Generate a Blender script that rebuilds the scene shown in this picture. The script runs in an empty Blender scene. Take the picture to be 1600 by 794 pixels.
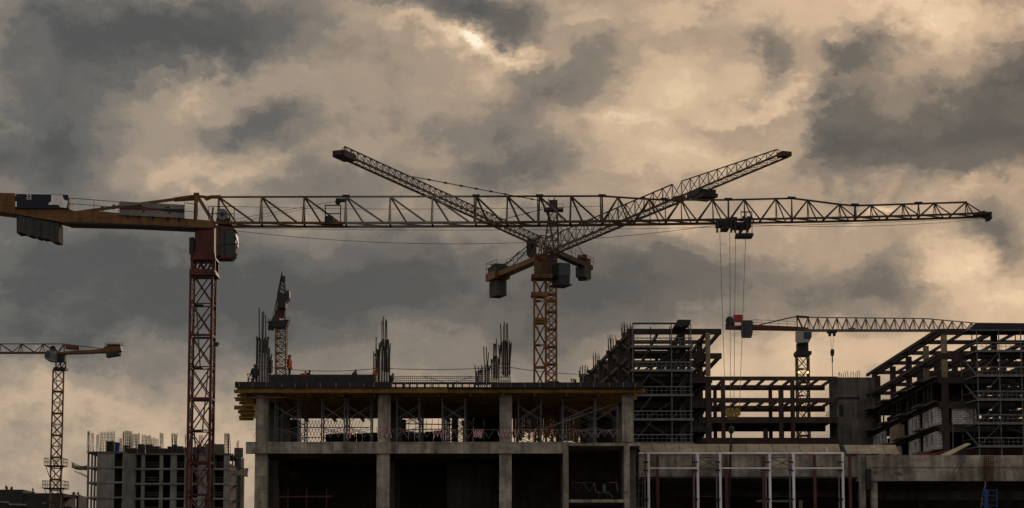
import bpy, bmesh, math, random
from mathutils import Vector, Matrix
random.seed(11)
C = bpy.context.scene.collection
SC = bpy.context.scene

# ------------------------------------------------------------------ camera geometry
F, CY, PITCH, EYE = 2986.0, 626.2, math.radians(6.0), 1.7
cp, sp = math.cos(PITCH), math.sin(PITCH)
def ray(px, py):
    a, b = (px - 800) / F, (CY - py) / F
    return Vector((a, cp - b * sp, sp + b * cp))
def P(px, py, Y):                       # point on the vertical plane y = Y
    d = ray(px, py); t = Y / d.y
    return Vector((d.x * t, Y, EYE + d.z * t))
def PZ(px, py, z):                      # point at height z
    d = ray(px, py); t = (z - EYE) / d.z
    return Vector((d.x * t, d.y * t, z))
def M(px, Y): return px * Y / F         # pixels to metres at distance Y

# ------------------------------------------------------------------ mesh builder
class MB:
    def __init__(s): s.v = []; s.f = []
    def quadbox(s, a):                  # 8 points: bottom 4 ccw, top 4 ccw
        n = len(s.v); s.v += [Vector(p) for p in a]
        for q in ((0,3,2,1),(4,5,6,7),(0,1,5,4),(1,2,6,5),(2,3,7,6),(3,0,4,7)):
            s.f.append(tuple(n+i for i in q))
        return s
    def box(s, x0, x1, y0, y1, z0, z1):
        return s.quadbox([(x0,y0,z0),(x1,y0,z0),(x1,y1,z0),(x0,y1,z0),(x0,y0,z1),(x1,y0,z1),(x1,y1,z1),(x0,y1,z1)])
    def bar(s, p, q, w=.1, h=None):
        p, q = Vector(p), Vector(q); h = h or w
        d = q - p
        if d.length < 1e-5: return s
        d.normalize()
        up = Vector((0,0,1)) if abs(d.z) < .95 else Vector((0,1,0))
        sd = d.cross(up).normalized(); u = sd.cross(d).normalized()
        sd *= w/2; u *= h/2
        return s.quadbox([p-sd-u, p+sd-u, p+sd+u, p-sd+u, q-sd-u, q+sd-u, q+sd+u, q-sd+u])
    def tube(s, p, q, r, n=6, r2=None):
        p, q = Vector(p), Vector(q); r2 = r if r2 is None else r2
        d = (q-p).normalized()
        up = Vector((0,0,1)) if abs(d.z) < .95 else Vector((1,0,0))
        a = d.cross(up).normalized(); b = d.cross(a).normalized()
        n0 = len(s.v)
        for c, rr in ((p, r), (q, r2)):
            for i in range(n):
                t = 2*math.pi*i/n
                s.v.append(c + a*math.cos(t)*rr + b*math.sin(t)*rr)
        for i in range(n):
            j = (i+1) % n
            s.f.append((n0+i, n0+j, n0+n+j, n0+n+i))
        s.f.append(tuple(n0+i for i in reversed(range(n)))); s.f.append(tuple(n0+n+i for i in range(n)))
        return s
    def line(s, pts, w):
        for a, b in zip(pts, pts[1:]): s.bar(a, b, w)
        return s
    def prism(s, pts, off):             # polygon (3D points) extruded by the vector off
        n0 = len(s.v); n = len(pts); off = Vector(off)
        s.v += [Vector(p) for p in pts] + [Vector(p)+off for p in pts]
        s.f.append(tuple(n0+i for i in range(n))); s.f.append(tuple(n0+n+i for i in reversed(range(n))))
        for i in range(n):
            j = (i+1) % n
            s.f.append((n0+j, n0+i, n0+n+i, n0+n+j))
        return s
    def poly(s, pix, Y, depth):         # outline in picture units, standing on plane y=Y, with real thickness
        return s.prism([P(x, y, Y-depth/2) if False else P(x, y, Y) - Vector((0, depth/2, 0)) for x, y in pix], (0, depth, 0))
    def pbox(s, x0, y0, x1, y1, Y, depth):
        a, b = P(x0, y1, Y), P(x1, y0, Y)
        c, d = P(x1, y1, Y), P(x0, y0, Y)
        return s.box((a.x+d.x)/2, (b.x+c.x)/2, Y-depth/2, Y+depth/2, a.z, b.z)
    def ball(s, c, r, seg=10, rings=7, sc=(1,1,1), half=False):
        n0 = len(s.v); c = Vector(c)
        for i in range(rings+1):
            th = (math.pi/2 if half else math.pi) * i / rings
            for j in range(seg):
                ph = 2*math.pi*j/seg
                s.v.append(c + Vector((r*sc[0]*math.sin(th)*math.cos(ph), r*sc[1]*math.sin(th)*math.sin(ph), r*sc[2]*math.cos(th))))
        for i in range(rings):
            for j in range(seg):
                k = (j+1) % seg
                s.f.append((n0+i*seg+j, n0+(i+1)*seg+j, n0+(i+1)*seg+k, n0+i*seg+k))
        return s
    def islands(s):
        p = list(range(len(s.v)))
        def find(i):
            while p[i] != i: p[i] = p[p[i]]; i = p[i]
            return i
        for f in s.f:
            r = find(f[0])
            for i in f[1:]: p[find(i)] = r
        out = {}
        for f in s.f: out.setdefault(find(f[0]), []).append(f)
        for fs in out.values():
            ix = sorted({i for f in fs for i in f}); mp = {i: k for k, i in enumerate(ix)}
            q = MB(); q.v = [s.v[i] for i in ix]; q.f = [tuple(mp[i] for i in f) for f in fs]
            yield q
    def build_each(s, name, mat, parent=None):                          # every separate piece a part of its own
        return [q.build(name, mat, parent) for q in s.islands()]
    def build(s, name, mat, parent=None, smooth=False):
        me = bpy.data.meshes.new(name)
        o0 = world_loc(parent)
        me.from_pydata([tuple(p - o0) for p in s.v], [], s.f); me.update()
        bm = bmesh.new(); bm.from_mesh(me)
        bmesh.ops.remove_doubles(bm, verts=bm.verts, dist=1e-6) if smooth else None
        bmesh.ops.recalc_face_normals(bm, faces=bm.faces); bm.to_mesh(me); bm.free()
        me.materials.append(mat)
        if smooth:
            for p in me.polygons: p.use_smooth = True
        o = bpy.data.objects.new(name, me); C.objects.link(o)
        if parent: o.parent = parent
        return o
def world_loc(o):
    v = Vector((0,0,0))
    while o is not None: v = v + o.location; o = o.parent
    return v
def tag(o, label=None, cat=None, group=None, kind=None):
    if label: o['label'] = label
    if cat: o['category'] = cat
    if group: o['group'] = group
    if kind: o['kind'] = kind
    return o
def thing(name, label, cat, loc=(0,0,0), group=None):
    o = bpy.data.objects.new(name, None); C.objects.link(o)
    o.empty_display_size = .3; o.location = loc
    return tag(o, label, cat, group)
def solo(name, label, cat, mb, mat, loc=None, group=None, smooth=False):   # a thing that is one mesh, origin at its base
    xs = [p.x for p in mb.v]; ys = [p.y for p in mb.v]; zs = [p.z for p in mb.v]
    base = Vector(((min(xs)+max(xs))/2, (min(ys)+max(ys))/2, min(zs)))
    mb.v = [p - base for p in mb.v]
    o = mb.build(name, mat, None, smooth); o.location = base
    return tag(o, label, cat, group)
def copy_tree(o, parent=None):
    c = o.copy(); C.objects.link(c); c.parent = parent
    for ch in list(o.children): copy_tree(ch, c)
    return c

# ------------------------------------------------------------------ materials
def srgb(r, g, b):
    f = lambda c: (c/255/12.92) if c/255 <= .04045 else ((c/255+.055)/1.055)**2.4
    return (f(r), f(g), f(b), 1)
def mat(name, col, rough=.7, metal=0, var=.3, scale=1.5, col2=None, streak=0, bump=.0, spec=.3, panels=0):
    m = bpy.data.materials.new(name); m.use_nodes = True
    nt = m.node_tree; N = nt.nodes; Lk = nt.links
    b = N['Principled BSDF']; b.inputs['Roughness'].default_value = rough; b.inputs['Metallic'].default_value = metal
    b.inputs['Specular IOR Level'].default_value = spec
    g = N.new('ShaderNodeNewGeometry')
    mp = N.new('ShaderNodeMapping'); mp.inputs['Scale'].default_value = (1, 1, 1)
    Lk.new(g.outputs['Position'], mp.inputs['Vector'])
    n1 = N.new('ShaderNodeTexNoise'); n1.inputs['Scale'].default_value = scale; n1.inputs['Detail'].default_value = 6; n1.inputs['Roughness'].default_value = .65
    Lk.new(mp.outputs[0], n1.inputs['Vector'])
    cr = N.new('ShaderNodeValToRGB')
    c = col; d = col2 or tuple(x*(1-var) for x in col[:3])
    e = tuple(min(1, x*(1+var)) for x in col[:3])
    cr.color_ramp.elements[0].position = .3; cr.color_ramp.elements[0].color = (*d[:3], 1)
    cr.color_ramp.elements[1].position = .7; cr.color_ramp.elements[1].color = (*e, 1)
    mid = cr.color_ramp.elements.new(.5); mid.color = (*c[:3], 1)
    Lk.new(n1.outputs['Fac'], cr.inputs['Fac'])
    out = cr.outputs['Color']
    n9 = N.new('ShaderNodeTexNoise'); n9.inputs['Scale'].default_value = scale*.31; n9.inputs['Detail'].default_value = 3
    Lk.new(mp.outputs[0], n9.inputs['Vector'])
    m9 = N.new('ShaderNodeMapRange'); m9.inputs['From Min'].default_value = .35; m9.inputs['From Max'].default_value = .65
    m9.inputs['To Min'].default_value = 1-var*.8; m9.inputs['To Max'].default_value = 1+var*.5
    Lk.new(n9.outputs['Fac'], m9.inputs['Value'])
    x9 = N.new('ShaderNodeMix'); x9.data_type = 'RGBA'; x9.blend_type = 'MULTIPLY'; x9.inputs[0].default_value = 1
    Lk.new(out, x9.inputs[6]); Lk.new(m9.outputs[0], x9.inputs[7]); out = x9.outputs[2]
    if streak:
        mp2 = N.new('ShaderNodeMapping'); mp2.inputs['Scale'].default_value = (2.2, 2.2, .22)
        Lk.new(g.outputs['Position'], mp2.inputs['Vector'])
        n2 = N.new('ShaderNodeTexNoise'); n2.inputs['Scale'].default_value = 1; n2.inputs['Detail'].default_value = 5
        Lk.new(mp2.outputs[0], n2.inputs['Vector'])
        mr = N.new('ShaderNodeMapRange'); mr.inputs['From Min'].default_value = .42; mr.inputs['From Max'].default_value = .68
        mr.inputs['To Min'].default_value = 1; mr.inputs['To Max'].default_value = 1-streak
        Lk.new(n2.outputs['Fac'], mr.inputs['Value'])
        mx = N.new('ShaderNodeMix'); mx.data_type = 'RGBA'; mx.blend_type = 'MULTIPLY'; mx.inputs[0].default_value = 1
        Lk.new(out, mx.inputs[6]); Lk.new(mr.outputs[0], mx.inputs[7]); out = mx.outputs[2]
    if panels:                                    # the print of the shuttering boards: joints and a slight change of tone from panel to panel
        sx = N.new('ShaderNodeSeparateXYZ'); ad = N.new('ShaderNodeMath'); cb = N.new('ShaderNodeCombineXYZ')
        Lk.new(g.outputs['Position'], sx.inputs[0]); Lk.new(sx.outputs[0], ad.inputs[0]); Lk.new(sx.outputs[1], ad.inputs[1])
        Lk.new(ad.outputs[0], cb.inputs[0]); Lk.new(sx.outputs[2], cb.inputs[1])
        bk = N.new('ShaderNodeTexBrick'); bk.inputs['Scale'].default_value = 1; bk.inputs['Brick Width'].default_value = 2.45; bk.inputs['Row Height'].default_value = 1.22
        bk.inputs['Mortar Size'].default_value = .03; bk.inputs['Mortar Smooth'].default_value = .6; bk.inputs['Color1'].default_value = (1.12,1.08,1.02,1); bk.inputs['Color2'].default_value = (.8,.8,.8,1); bk.inputs['Mortar'].default_value = (.55,.53,.5,1)
        Lk.new(cb.outputs[0], bk.inputs['Vector'])
        xb = N.new('ShaderNodeMix'); xb.data_type = 'RGBA'; xb.blend_type = 'MULTIPLY'; xb.inputs[0].default_value = panels
        Lk.new(out, xb.inputs[6]); Lk.new(bk.outputs['Color'], xb.inputs[7]); out = xb.outputs[2]
    Lk.new(out, b.inputs['Base Color'])
    if bump:
        bp = N.new('ShaderNodeBump'); bp.inputs['Strength'].default_value = bump; bp.inputs['Distance'].default_value = .05
        Lk.new(n1.outputs['Fac'], bp.inputs['Height']); Lk.new(bp.outputs[0], b.inputs['Normal'])
    return m
def rgb(r, g, b): return (r, g, b, 1)
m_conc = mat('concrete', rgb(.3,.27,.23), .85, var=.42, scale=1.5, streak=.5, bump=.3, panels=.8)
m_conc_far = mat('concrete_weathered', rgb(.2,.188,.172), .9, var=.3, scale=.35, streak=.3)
m_conc_dark = mat('concrete_dark_shaded', rgb(.11,.1,.09), .9, var=.35, scale=.6, streak=.4)  # darker concrete: shade of rear and inner parts put into the colour, also joints
m_yel = mat('yellow_paint', rgb(.15,.066,.015), .55, var=.3, scale=2.5, streak=.35)
m_yel_dull = mat('faded_yellow_paint', rgb(.11,.05,.016), .6, var=.35, scale=2, streak=.35)
m_red = mat('red_paint', rgb(.085,.015,.012), .55, var=.4, scale=2.5, streak=.3)
m_redbright = mat('bright_red_paint', rgb(.34,.02,.035), .5, var=.2, scale=2)
m_rust = mat('rusty_steel', rgb(.062,.036,.03), .8, var=.4, scale=1.2, streak=.3)
m_rust_dk = mat('primed_steel', rgb(.038,.027,.025), .75, var=.4, scale=.8, streak=.3)
m_dark = mat('dark_steel', rgb(.019,.018,.02), .6, var=.3, scale=2)
m_jib = mat('weathered_jib_paint', rgb(.05,.03,.015), .6, var=.5, scale=.6)
m_grey = mat('galvanised_steel', rgb(.13,.13,.135), .55, metal=.2, var=.25, scale=3)
m_greyjib = mat('pale_grey_paint', rgb(.15,.135,.12), .6, var=.3, scale=1)
m_white = mat('white_paint', rgb(.78,.75,.77), .5, var=.12, scale=3, streak=.2)
m_offwhite = mat('cab_shell_paint', rgb(.27,.27,.265), .45, var=.12, scale=2)
m_glass = mat('dark_cab_glass', rgb(.012,.022,.02), .16, var=.3, scale=2, spec=.35)
m_tim = mat('formwork_timber', rgb(.2,.115,.025), .75, var=.35, scale=2.5)
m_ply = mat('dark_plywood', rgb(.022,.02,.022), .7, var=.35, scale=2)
m_tan = mat('tan_plywood', rgb(.28,.225,.16), .75, var=.28, scale=1.6)
m_planks = mat('site_planks', rgb(.22,.17,.11), .8, var=.3, scale=3)
m_bal = mat('ballast_concrete', rgb(.055,.054,.052), .85, var=.3, scale=1.2, streak=.4)
m_rebar = mat('rebar_rust', rgb(.03,.023,.021), .8, var=.4, scale=4)
m_blue = mat('blue_panel_paint', rgb(.012,.042,.17), .5, var=.3, scale=3)
m_orange = mat('orange_fabric', rgb(.65,.1,.02), .8, var=.2, scale=6)
m_cloth = mat('dark_work_clothes', rgb(.025,.025,.03), .9, var=.3, scale=8)
m_skin = mat('skin', rgb(.35,.2,.14), .6, var=.08, scale=10)
m_helm = mat('hard_hat', rgb(.12,.1,.1), .35, var=.1, scale=5)
m_rope = mat('steel_rope', rgb(.12,.11,.105), .5, metal=.4, var=.2, scale=5)
m_net = mat('debris_net', rgb(.4,.37,.31), .9, var=.25, scale=2)
m_brown = mat('red_oxide_posts', rgb(.1,.036,.028), .75, var=.3, scale=2, streak=.2)
m_dirt = mat('trampled_dirt', rgb(.11,.085,.06), .95, var=.35, scale=.15)
m_letter = mat('white_lettering', rgb(.75,.75,.78), .6, var=.05)
m_navy = mat('navy_tarpaulin', rgb(.008,.01,.022), .6, var=.4, scale=1.2)

def tape_mat():
    m = mat('striped_tape', rgb(.6,.5,.5), .6)
    nt = m.node_tree; N = nt.nodes; Lk = nt.links; b = N['Principled BSDF']
    g = N.new('ShaderNodeNewGeometry'); w = N.new('ShaderNodeTexWave'); w.inputs['Scale'].default_value = 2.6; w.bands_direction = 'DIAGONAL'
    w.inputs['Distortion'].default_value = .6
    Lk.new(g.outputs['Position'], w.inputs['Vector'])
    r = N.new('ShaderNodeValToRGB'); r.color_ramp.interpolation = 'CONSTANT'
    r.color_ramp.elements[0].color = (.46,.1,.13,1); r.color_ramp.elements[1].position = .5; r.color_ramp.elements[1].color = (.55,.47,.47,1)
    Lk.new(w.outputs['Fac'], r.inputs['Fac']); Lk.new(r.outputs[0], b.inputs['Base Color'])
    return m
m_tape = tape_mat()
def block_mat():
    m = mat('aerated_blocks', rgb(.5,.48,.48), .9)
    nt = m.node_tree; N = nt.nodes; Lk = nt.links; b = N['Principled BSDF']
    g = N.new('ShaderNodeNewGeometry'); sx = N.new('ShaderNodeSeparateXYZ'); ad = N.new('ShaderNodeMath'); cb = N.new('ShaderNodeCombineXYZ')
    Lk.new(g.outputs['Position'], sx.inputs[0]); Lk.new(sx.outputs[0], ad.inputs[0]); Lk.new(sx.outputs[1], ad.inputs[1])
    Lk.new(ad.outputs[0], cb.inputs[0]); Lk.new(sx.outputs[2], cb.inputs[1])
    br = N.new('ShaderNodeTexBrick'); br.inputs['Scale'].default_value = 1; br.inputs['Brick Width'].default_value = .75; br.inputs['Row Height'].default_value = .3
    br.inputs['Mortar Size'].default_value = .035; br.inputs['Color1'].default_value = (.62,.6,.6,1); br.inputs['Color2'].default_value = (.42,.41,.42,1); br.inputs['Mortar'].default_value = (.15,.14,.14,1)
    Lk.new(cb.outputs[0], br.inputs['Vector']); Lk.new(br.outputs['Color'], b.inputs['Base Color'])
    return m
m_block = block_mat()
def emis(name, col, s):
    m = bpy.data.materials.new(name); m.use_nodes = True; b = m.node_tree.nodes['Principled BSDF']
    b.inputs['Emission Color'].default_value = (*col, 1); b.inputs['Emission Strength'].default_value = s
    return m
m_lamp = emis('lit_lamp', (1,.55,.16), 5)
m_mast = mat('orange_mast_paint', rgb(.185,.066,.013), .55, var=.35, scale=1.5, streak=.35)
m_joist = mat('brightened_formwork_timber', rgb(.5,.31,.08), .7, var=.3, scale=2.5)  # lighter copy of the formwork timber, bounced light under the deck put into its colour
m_hook = mat('hook_yellow', rgb(.26,.16,.025), .5, var=.3, scale=3)
# ------------------------------------------------------------------ world: Nishita sky under a broken cloud deck
SUN_AZ, SUN_EL = math.radians(16), math.radians(15)
def make_world():
    w = bpy.data.worlds.new('World'); SC.world = w; w.use_nodes = True
    nt = w.node_tree; N = nt.nodes; Lk = nt.links
    for n in list(N): N.remove(n)
    out = N.new('ShaderNodeOutputWorld')
    sky = N.new('ShaderNodeTexSky'); sky.sky_type = 'NISHITA'; sky.sun_disc = False
    sky.sun_elevation = SUN_EL; sky.sun_rotation = SUN_AZ
    bg1 = N.new('ShaderNodeBackground'); bg1.inputs[1].default_value = .05
    Lk.new(sky.outputs[0], bg1.inputs[0])
    tc = N.new('ShaderNodeTexCoord'); D = tc.outputs['Generated']
    def vm(op, a, b=None, c=None):
        n = N.new('ShaderNodeVectorMath'); n.operation = op
        for i, x in enumerate((a, b, c)):
            if x is None: continue
            if isinstance(x, tuple): n.inputs[i].default_value = x
            else: Lk.new(x, n.inputs[i])
        return n.outputs['Value'] if op in ('DOT_PRODUCT', 'LENGTH') else n.outputs[0]
    def ma(op, a, b=None, c=None, clamp=False):
        n = N.new('ShaderNodeMath'); n.operation = op; n.use_clamp = clamp
        for i, x in enumerate((a, b, c)):
            if x is None: continue
            if isinstance(x, (int, float)): n.inputs[i].default_value = x
            else: Lk.new(x, n.inputs[i])
        return n.outputs[0]
    def noise(vec, scale, detail=6, rough=.55, color=False, dist=0):
        n = N.new('ShaderNodeTexNoise'); n.inputs['Scale'].default_value = scale; n.inputs['Detail'].default_value = detail
        n.inputs['Roughness'].default_value = rough; n.inputs['Distortion'].default_value = dist
        Lk.new(vec, n.inputs['Vector'])
        return n.outputs['Color'] if color else n.outputs['Fac']
    # the wind-torn edges: directions are warped by turbulence before the cloud masses are looked up
    S = vm('MULTIPLY', D, (1, 1, 1.35))
    w1 = vm('SUBTRACT', noise(S, 9, 2, .5, True), (.5,.5,.5))
    w2 = vm('SUBTRACT', noise(S, 26, 6, .62, True), (.5,.5,.5))
    Wd = vm('MULTIPLY_ADD', w1, (.06,.06,.055), D)
    Wd = vm('MULTIPLY_ADD', w2, (.055,.055,.04), Wd)
    w3 = vm('SUBTRACT', noise(S, 75, 5, .6, True), (.5,.5,.5))
    Wd = vm('MULTIPLY_ADD', w3, (.018,.018,.014), Wd)
    sp_ = N.new('ShaderNodeSeparateXYZ'); Lk.new(Wd, sp_.inputs[0])
    yy = ma('MAXIMUM', sp_.outputs[1], .12)
    cb = N.new('ShaderNodeCombineXYZ'); Lk.new(ma('DIVIDE', sp_.outputs[0], yy), cb.inputs[0]); Lk.new(ma('DIVIDE', sp_.outputs[2], yy), cb.inputs[1])
    UV = cb.outputs[0]
    acc = None
    for (x, y, rx, ry, amp) in BLOBS:
        p = P(x, y, 1000.0); u0, v0 = p.x/1000, (p.z-EYE)/1000
        ru, rv = rx/F, ry/F
        q = vm('MULTIPLY_ADD', UV, (1/ru, 1/rv, 0), (-u0/ru, -v0/rv, 0))
        e = ma('EXPONENT', ma('MULTIPLY', ma('POWER', vm('DOT_PRODUCT', q, q), 1.05), -1.0))
        acc = ma('MULTIPLY_ADD', e, amp, acc if acc is not None else BASE_D)
    n3 = noise(S, 13, 10, .58, dist=.25)
    n4 = noise(vm('MULTIPLY', D, (1, 1, 1.9)), 5.5, 4, .5)
    n5 = noise(S, 52, 8, .62)
    acc = ma('MULTIPLY_ADD', ma('SUBTRACT', n3, .5), .5, acc)
    acc = ma('MULTIPLY_ADD', ma('SUBTRACT', n4, .5), .35, acc)
    acc = ma('MULTIPLY_ADD', ma('SUBTRACT', n5, .5), .24, acc)
    # behind the viewer the deck is closed and even
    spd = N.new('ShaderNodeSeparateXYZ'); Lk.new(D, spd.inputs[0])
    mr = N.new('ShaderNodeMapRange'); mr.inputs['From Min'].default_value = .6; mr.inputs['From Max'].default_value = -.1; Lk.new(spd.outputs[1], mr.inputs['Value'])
    n6 = noise(vm('MULTIPLY', Wd, (1, 1, 2.6)), 24, 9, .6)
    acc = ma('MULTIPLY_ADD', ma('SUBTRACT', n6, .5), .34, acc)
    dens = ma('MULTIPLY_ADD', ma('SUBTRACT', acc, .45), .97, .437)
    def ramp(stops):
        r = N.new('ShaderNodeValToRGB'); r.color_ramp.interpolation = 'EASE'
        el = r.color_ramp.elements
        while len(el) < len(stops): el.new(.5)
        for i, (p, c) in enumerate(stops): el[i].position = p; el[i].color = srgb(*c)
        Lk.new(dens, r.inputs['Fac']); return r.outputs[0]
    warm = ramp([(0,(255,240,210)),(.12,(232,202,164)),(.28,(212,182,149)),(.46,(177,152,127)),(.64,(139,124,109)),(.8,(106,98,89)),(1,(86,83,79))])
    cool = ramp([(0,(255,242,215)),(.12,(222,198,166)),(.28,(196,172,146)),(.46,(156,143,127)),(.64,(125,119,111)),(.8,(102,101,98)),(1,(84,85,84))])
    fx = ma('MULTIPLY_ADD', spd.outputs[0], 1.9, .45, True)
    mixc = N.new('ShaderNodeMix'); mixc.data_type = 'RGBA'; Lk.new(fx, mixc.inputs[0]); Lk.new(cool, mixc.inputs[6]); Lk.new(warm, mixc.inputs[7])
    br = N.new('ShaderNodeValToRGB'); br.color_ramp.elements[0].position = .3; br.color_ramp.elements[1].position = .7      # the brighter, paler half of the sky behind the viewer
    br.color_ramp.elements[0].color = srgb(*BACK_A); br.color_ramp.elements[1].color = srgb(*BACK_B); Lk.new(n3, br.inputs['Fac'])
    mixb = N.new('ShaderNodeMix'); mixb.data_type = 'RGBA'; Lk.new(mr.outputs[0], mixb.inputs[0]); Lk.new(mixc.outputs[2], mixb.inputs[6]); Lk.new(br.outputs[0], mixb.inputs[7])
    q1 = ma('MULTIPLY', ma('SUBTRACT', dens, .47), 9.0)                       # thin, lit rims where a cloud mass ends
    rim = ma('MULTIPLY', ma('EXPONENT', ma('MULTIPLY', ma('MULTIPLY', q1, q1), -1.0)), ma('MULTIPLY_ADD', n5, 5.0, -2.4, True))
    gain = ma('MULTIPLY_ADD', ma('MULTIPLY', rim, fx), .3, 1.0)
    mg = N.new('ShaderNodeVectorMath'); mg.operation = 'SCALE'; Lk.new(mixb.outputs[2], mg.inputs[0]); Lk.new(gain, mg.inputs['Scale'])
    bg2 = N.new('ShaderNodeBackground'); bg2.inputs[1].default_value = SKY_GAIN; Lk.new(mg.outputs[0], bg2.inputs[0])
    ms = N.new('ShaderNodeMixShader'); ms.inputs[0].default_value = .985
    Lk.new(bg1.outputs[0], ms.inputs[1]); Lk.new(bg2.outputs[0], ms.inputs[2]); Lk.new(ms.outputs[0], out.inputs[0])
    w.cycles.sampling_method = 'MANUAL'; w.cycles.sample_map_resolution = 512
SUN_E = .6
BASE_D, SKY_GAIN = .45, 1.0
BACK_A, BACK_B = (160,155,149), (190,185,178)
BLOBS = [  # x, y, rx, ry (picture units -> directions), + darker / - brighter
 (300,62,200,52,.44),(140,40,130,60,.3),(55,170,120,150,.36),(50,250,120,90,.2),(388,192,82,46,.4),(700,8,125,36,.5),(800,25,60,30,.18),
 (905,100,75,48,.32),(840,130,60,60,.16),(800,215,90,75,.24),(870,250,80,45,.18),(690,270,150,40,.12),(500,280,110,36,.12),(560,170,120,60,.04),
 (1470,250,230,66,.5),(1585,130,75,80,.52),(1500,170,70,60,.22),(1360,105,55,56,.34),(1210,98,40,36,.34),(1330,190,60,50,.24),(1290,262,70,46,.22),
 (110,460,260,100,.4),(330,440,220,90,.34),(690,440,240,85,.44),(540,490,170,80,.26),(900,480,150,90,.34),(1030,440,130,70,.2),(450,590,350,50,.1),(850,580,150,60,.12),(30,390,120,50,.2),(470,350,160,40,.1),
 (1200,450,160,60,.28),(1370,460,110,60,.26),(1575,375,50,46,.28),(1120,520,120,50,.1),(30,540,160,36,.22),(700,560,260,50,.06),
 (310,140,90,36,-.18),(250,262,70,34,-.22),(372,268,60,34,-.2),(200,200,60,60,-.1),(765,62,120,15,-.34),(715,66,34,14,-.13),(300,420,120,40,.1),(640,64,90,26,-.14),(560,40,60,40,-.1),
 (1085,228,100,34,-.2),(958,174,60,12,-.16),(1010,172,60,20,-.1),(1215,158,70,16,-.24),(1270,150,40,40,-.16),(1050,120,150,60,-.14),(1430,36,200,34,-.3),(1130,110,180,50,-.12),(1060,20,200,26,-.14),(1240,236,40,40,-.18),
 (1400,349,34,9,-.4),(1060,364,26,22,-.26),(1495,398,46,30,-.3),(1462,432,34,24,-.2),(1545,322,80,18,-.22),(1530,440,60,40,-.16),
 (1210,585,300,50,-.2),(150,610,200,44,-.12),(300,720,300,50,-.06),(1560,470,80,50,-.1),
]
# ------------------------------------------------------------------ tower cranes
def ground_under(px, py, Y):
    p = P(px, py, Y); return Vector((p.x, Y, 0))
def lattice_mast(t, x, y, z0, z1, w, panel, m, chord=.2, brace=.09, thick_every=2, rot=0.0, ladder=True, collars=()):
    b = MB(); h = w/2
    cs = [Vector((x + math.cos(rot+a)*h*1.4142, y + math.sin(rot+a)*h*1.4142, 0)) for a in (math.radians(45+90*i) for i in range(4))]
    up = lambda c, z: Vector((c.x, c.y, z))
    for c in cs: b.bar(up(c, z0), up(c, z1), chord)
    n = max(1, round((z1-z0)/panel)); dz = (z1-z0)/n
    for i in range(n):
        za, zb = z1-(i+1)*dz, z1-i*dz
        for k in range(4):
            p, q = cs[k], cs[(k+1) % 4]
            b.bar(up(p, za), up(q, zb), brace); b.bar(up(q, za), up(p, zb), brace)
            b.bar(up(p, za), up(q, za), brace*1.9 if i % thick_every == thick_every-1 else brace)
    for z in collars:
        for k in range(4): b.bar(up(cs[k], z), up(cs[(k+1) % 4], z), brace*2, .35)
    o = b.build('mast', m, t)
    if ladder:
        l = MB(); lh = dz*2; i = 0; z = z0
        while z + lh < z1:
            s = -1 if i % 2 else 1
            a = Vector((x - s*h*.15, y, z)); c = Vector((x - s*h*.6, y, z+lh))
            for d in (-.18, .18): l.bar(a+Vector((0,d,0)), c+Vector((0,d,0)), .045)
            k = 0.0
            while k < 1: l.bar(a.lerp(c, k)+Vector((0,-.18,0)), a.lerp(c, k)+Vector((0,.18,0)), .035); k += .12
            l.box(x-h*.8, x+h*.1, y-h*.5, y+h*.5, z+lh-.04, z+lh)
            z += lh; i += 1
        l.build('ladder', m_dark, t)
    return o
def frame_fn(R, dirv):
    d = Vector((dirv[0], dirv[1], 0)).normalized(); l = Vector((-d.y, d.x, 0))
    return lambda s, tt, h: R + d*s + l*tt + Vector((0,0,h))
def obox(b, L, s0, s1, t0, t1, h0, h1):
    return b.quadbox([L(s0,t0,h0),L(s1,t0,h0),L(s1,t1,h0),L(s0,t1,h0),L(s0,t0,h1),L(s1,t0,h1),L(s1,t1,h1),L(s0,t1,h1)])
def railing(b, pts, h=1.0, w=.05, step=1.6):
    for p, q in zip(pts, pts[1:]):
        p, q = Vector(p), Vector(q)
        for k in (h, h*.5): b.bar(p+Vector((0,0,k)), q+Vector((0,0,k)), w)
        n = max(1, round((q-p).length/step))
        for i in range(n+1):
            a = p.lerp(q, i/n); b.bar(a, a+Vector((0,0,h)), w)
def truss_jib(t, L, s0, s1, bay, h0, h1, hw, m, chord=.16, br=.08, name='jib', tc=None):
    b = MB(); n = round((s1-s0)/bay); ds = (s1-s0)/n
    H = lambda s: h0 + (h1-h0)*(s-s0)/(s1-s0)
    for sd in (-hw, hw): b.bar(L(s0,sd,0), L(s1,sd,0), chord)
    b.bar(L(s0+ds/2,0,H(s0)), L(s1-ds/2,0,H(s1)), tc or chord)
    for i in range(n):
        a, c, mm = s0+i*ds, s0+(i+1)*ds, s0+(i+.5)*ds
        for sd in (-hw, hw):
            b.bar(L(a,sd,0), L(mm,0,H(mm)), br); b.bar(L(mm,0,H(mm)), L(c,sd,0), br)
        b.bar(L(a,-hw,0), L(a,hw,0), br); b.bar(L(a,-hw,0), L(c,hw,0), br*.8)
    obox(b, L, s1-.2, s1+.9, -hw*.8, hw*.8, -.15, .3)
    return b.build(name, m, t)

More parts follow.
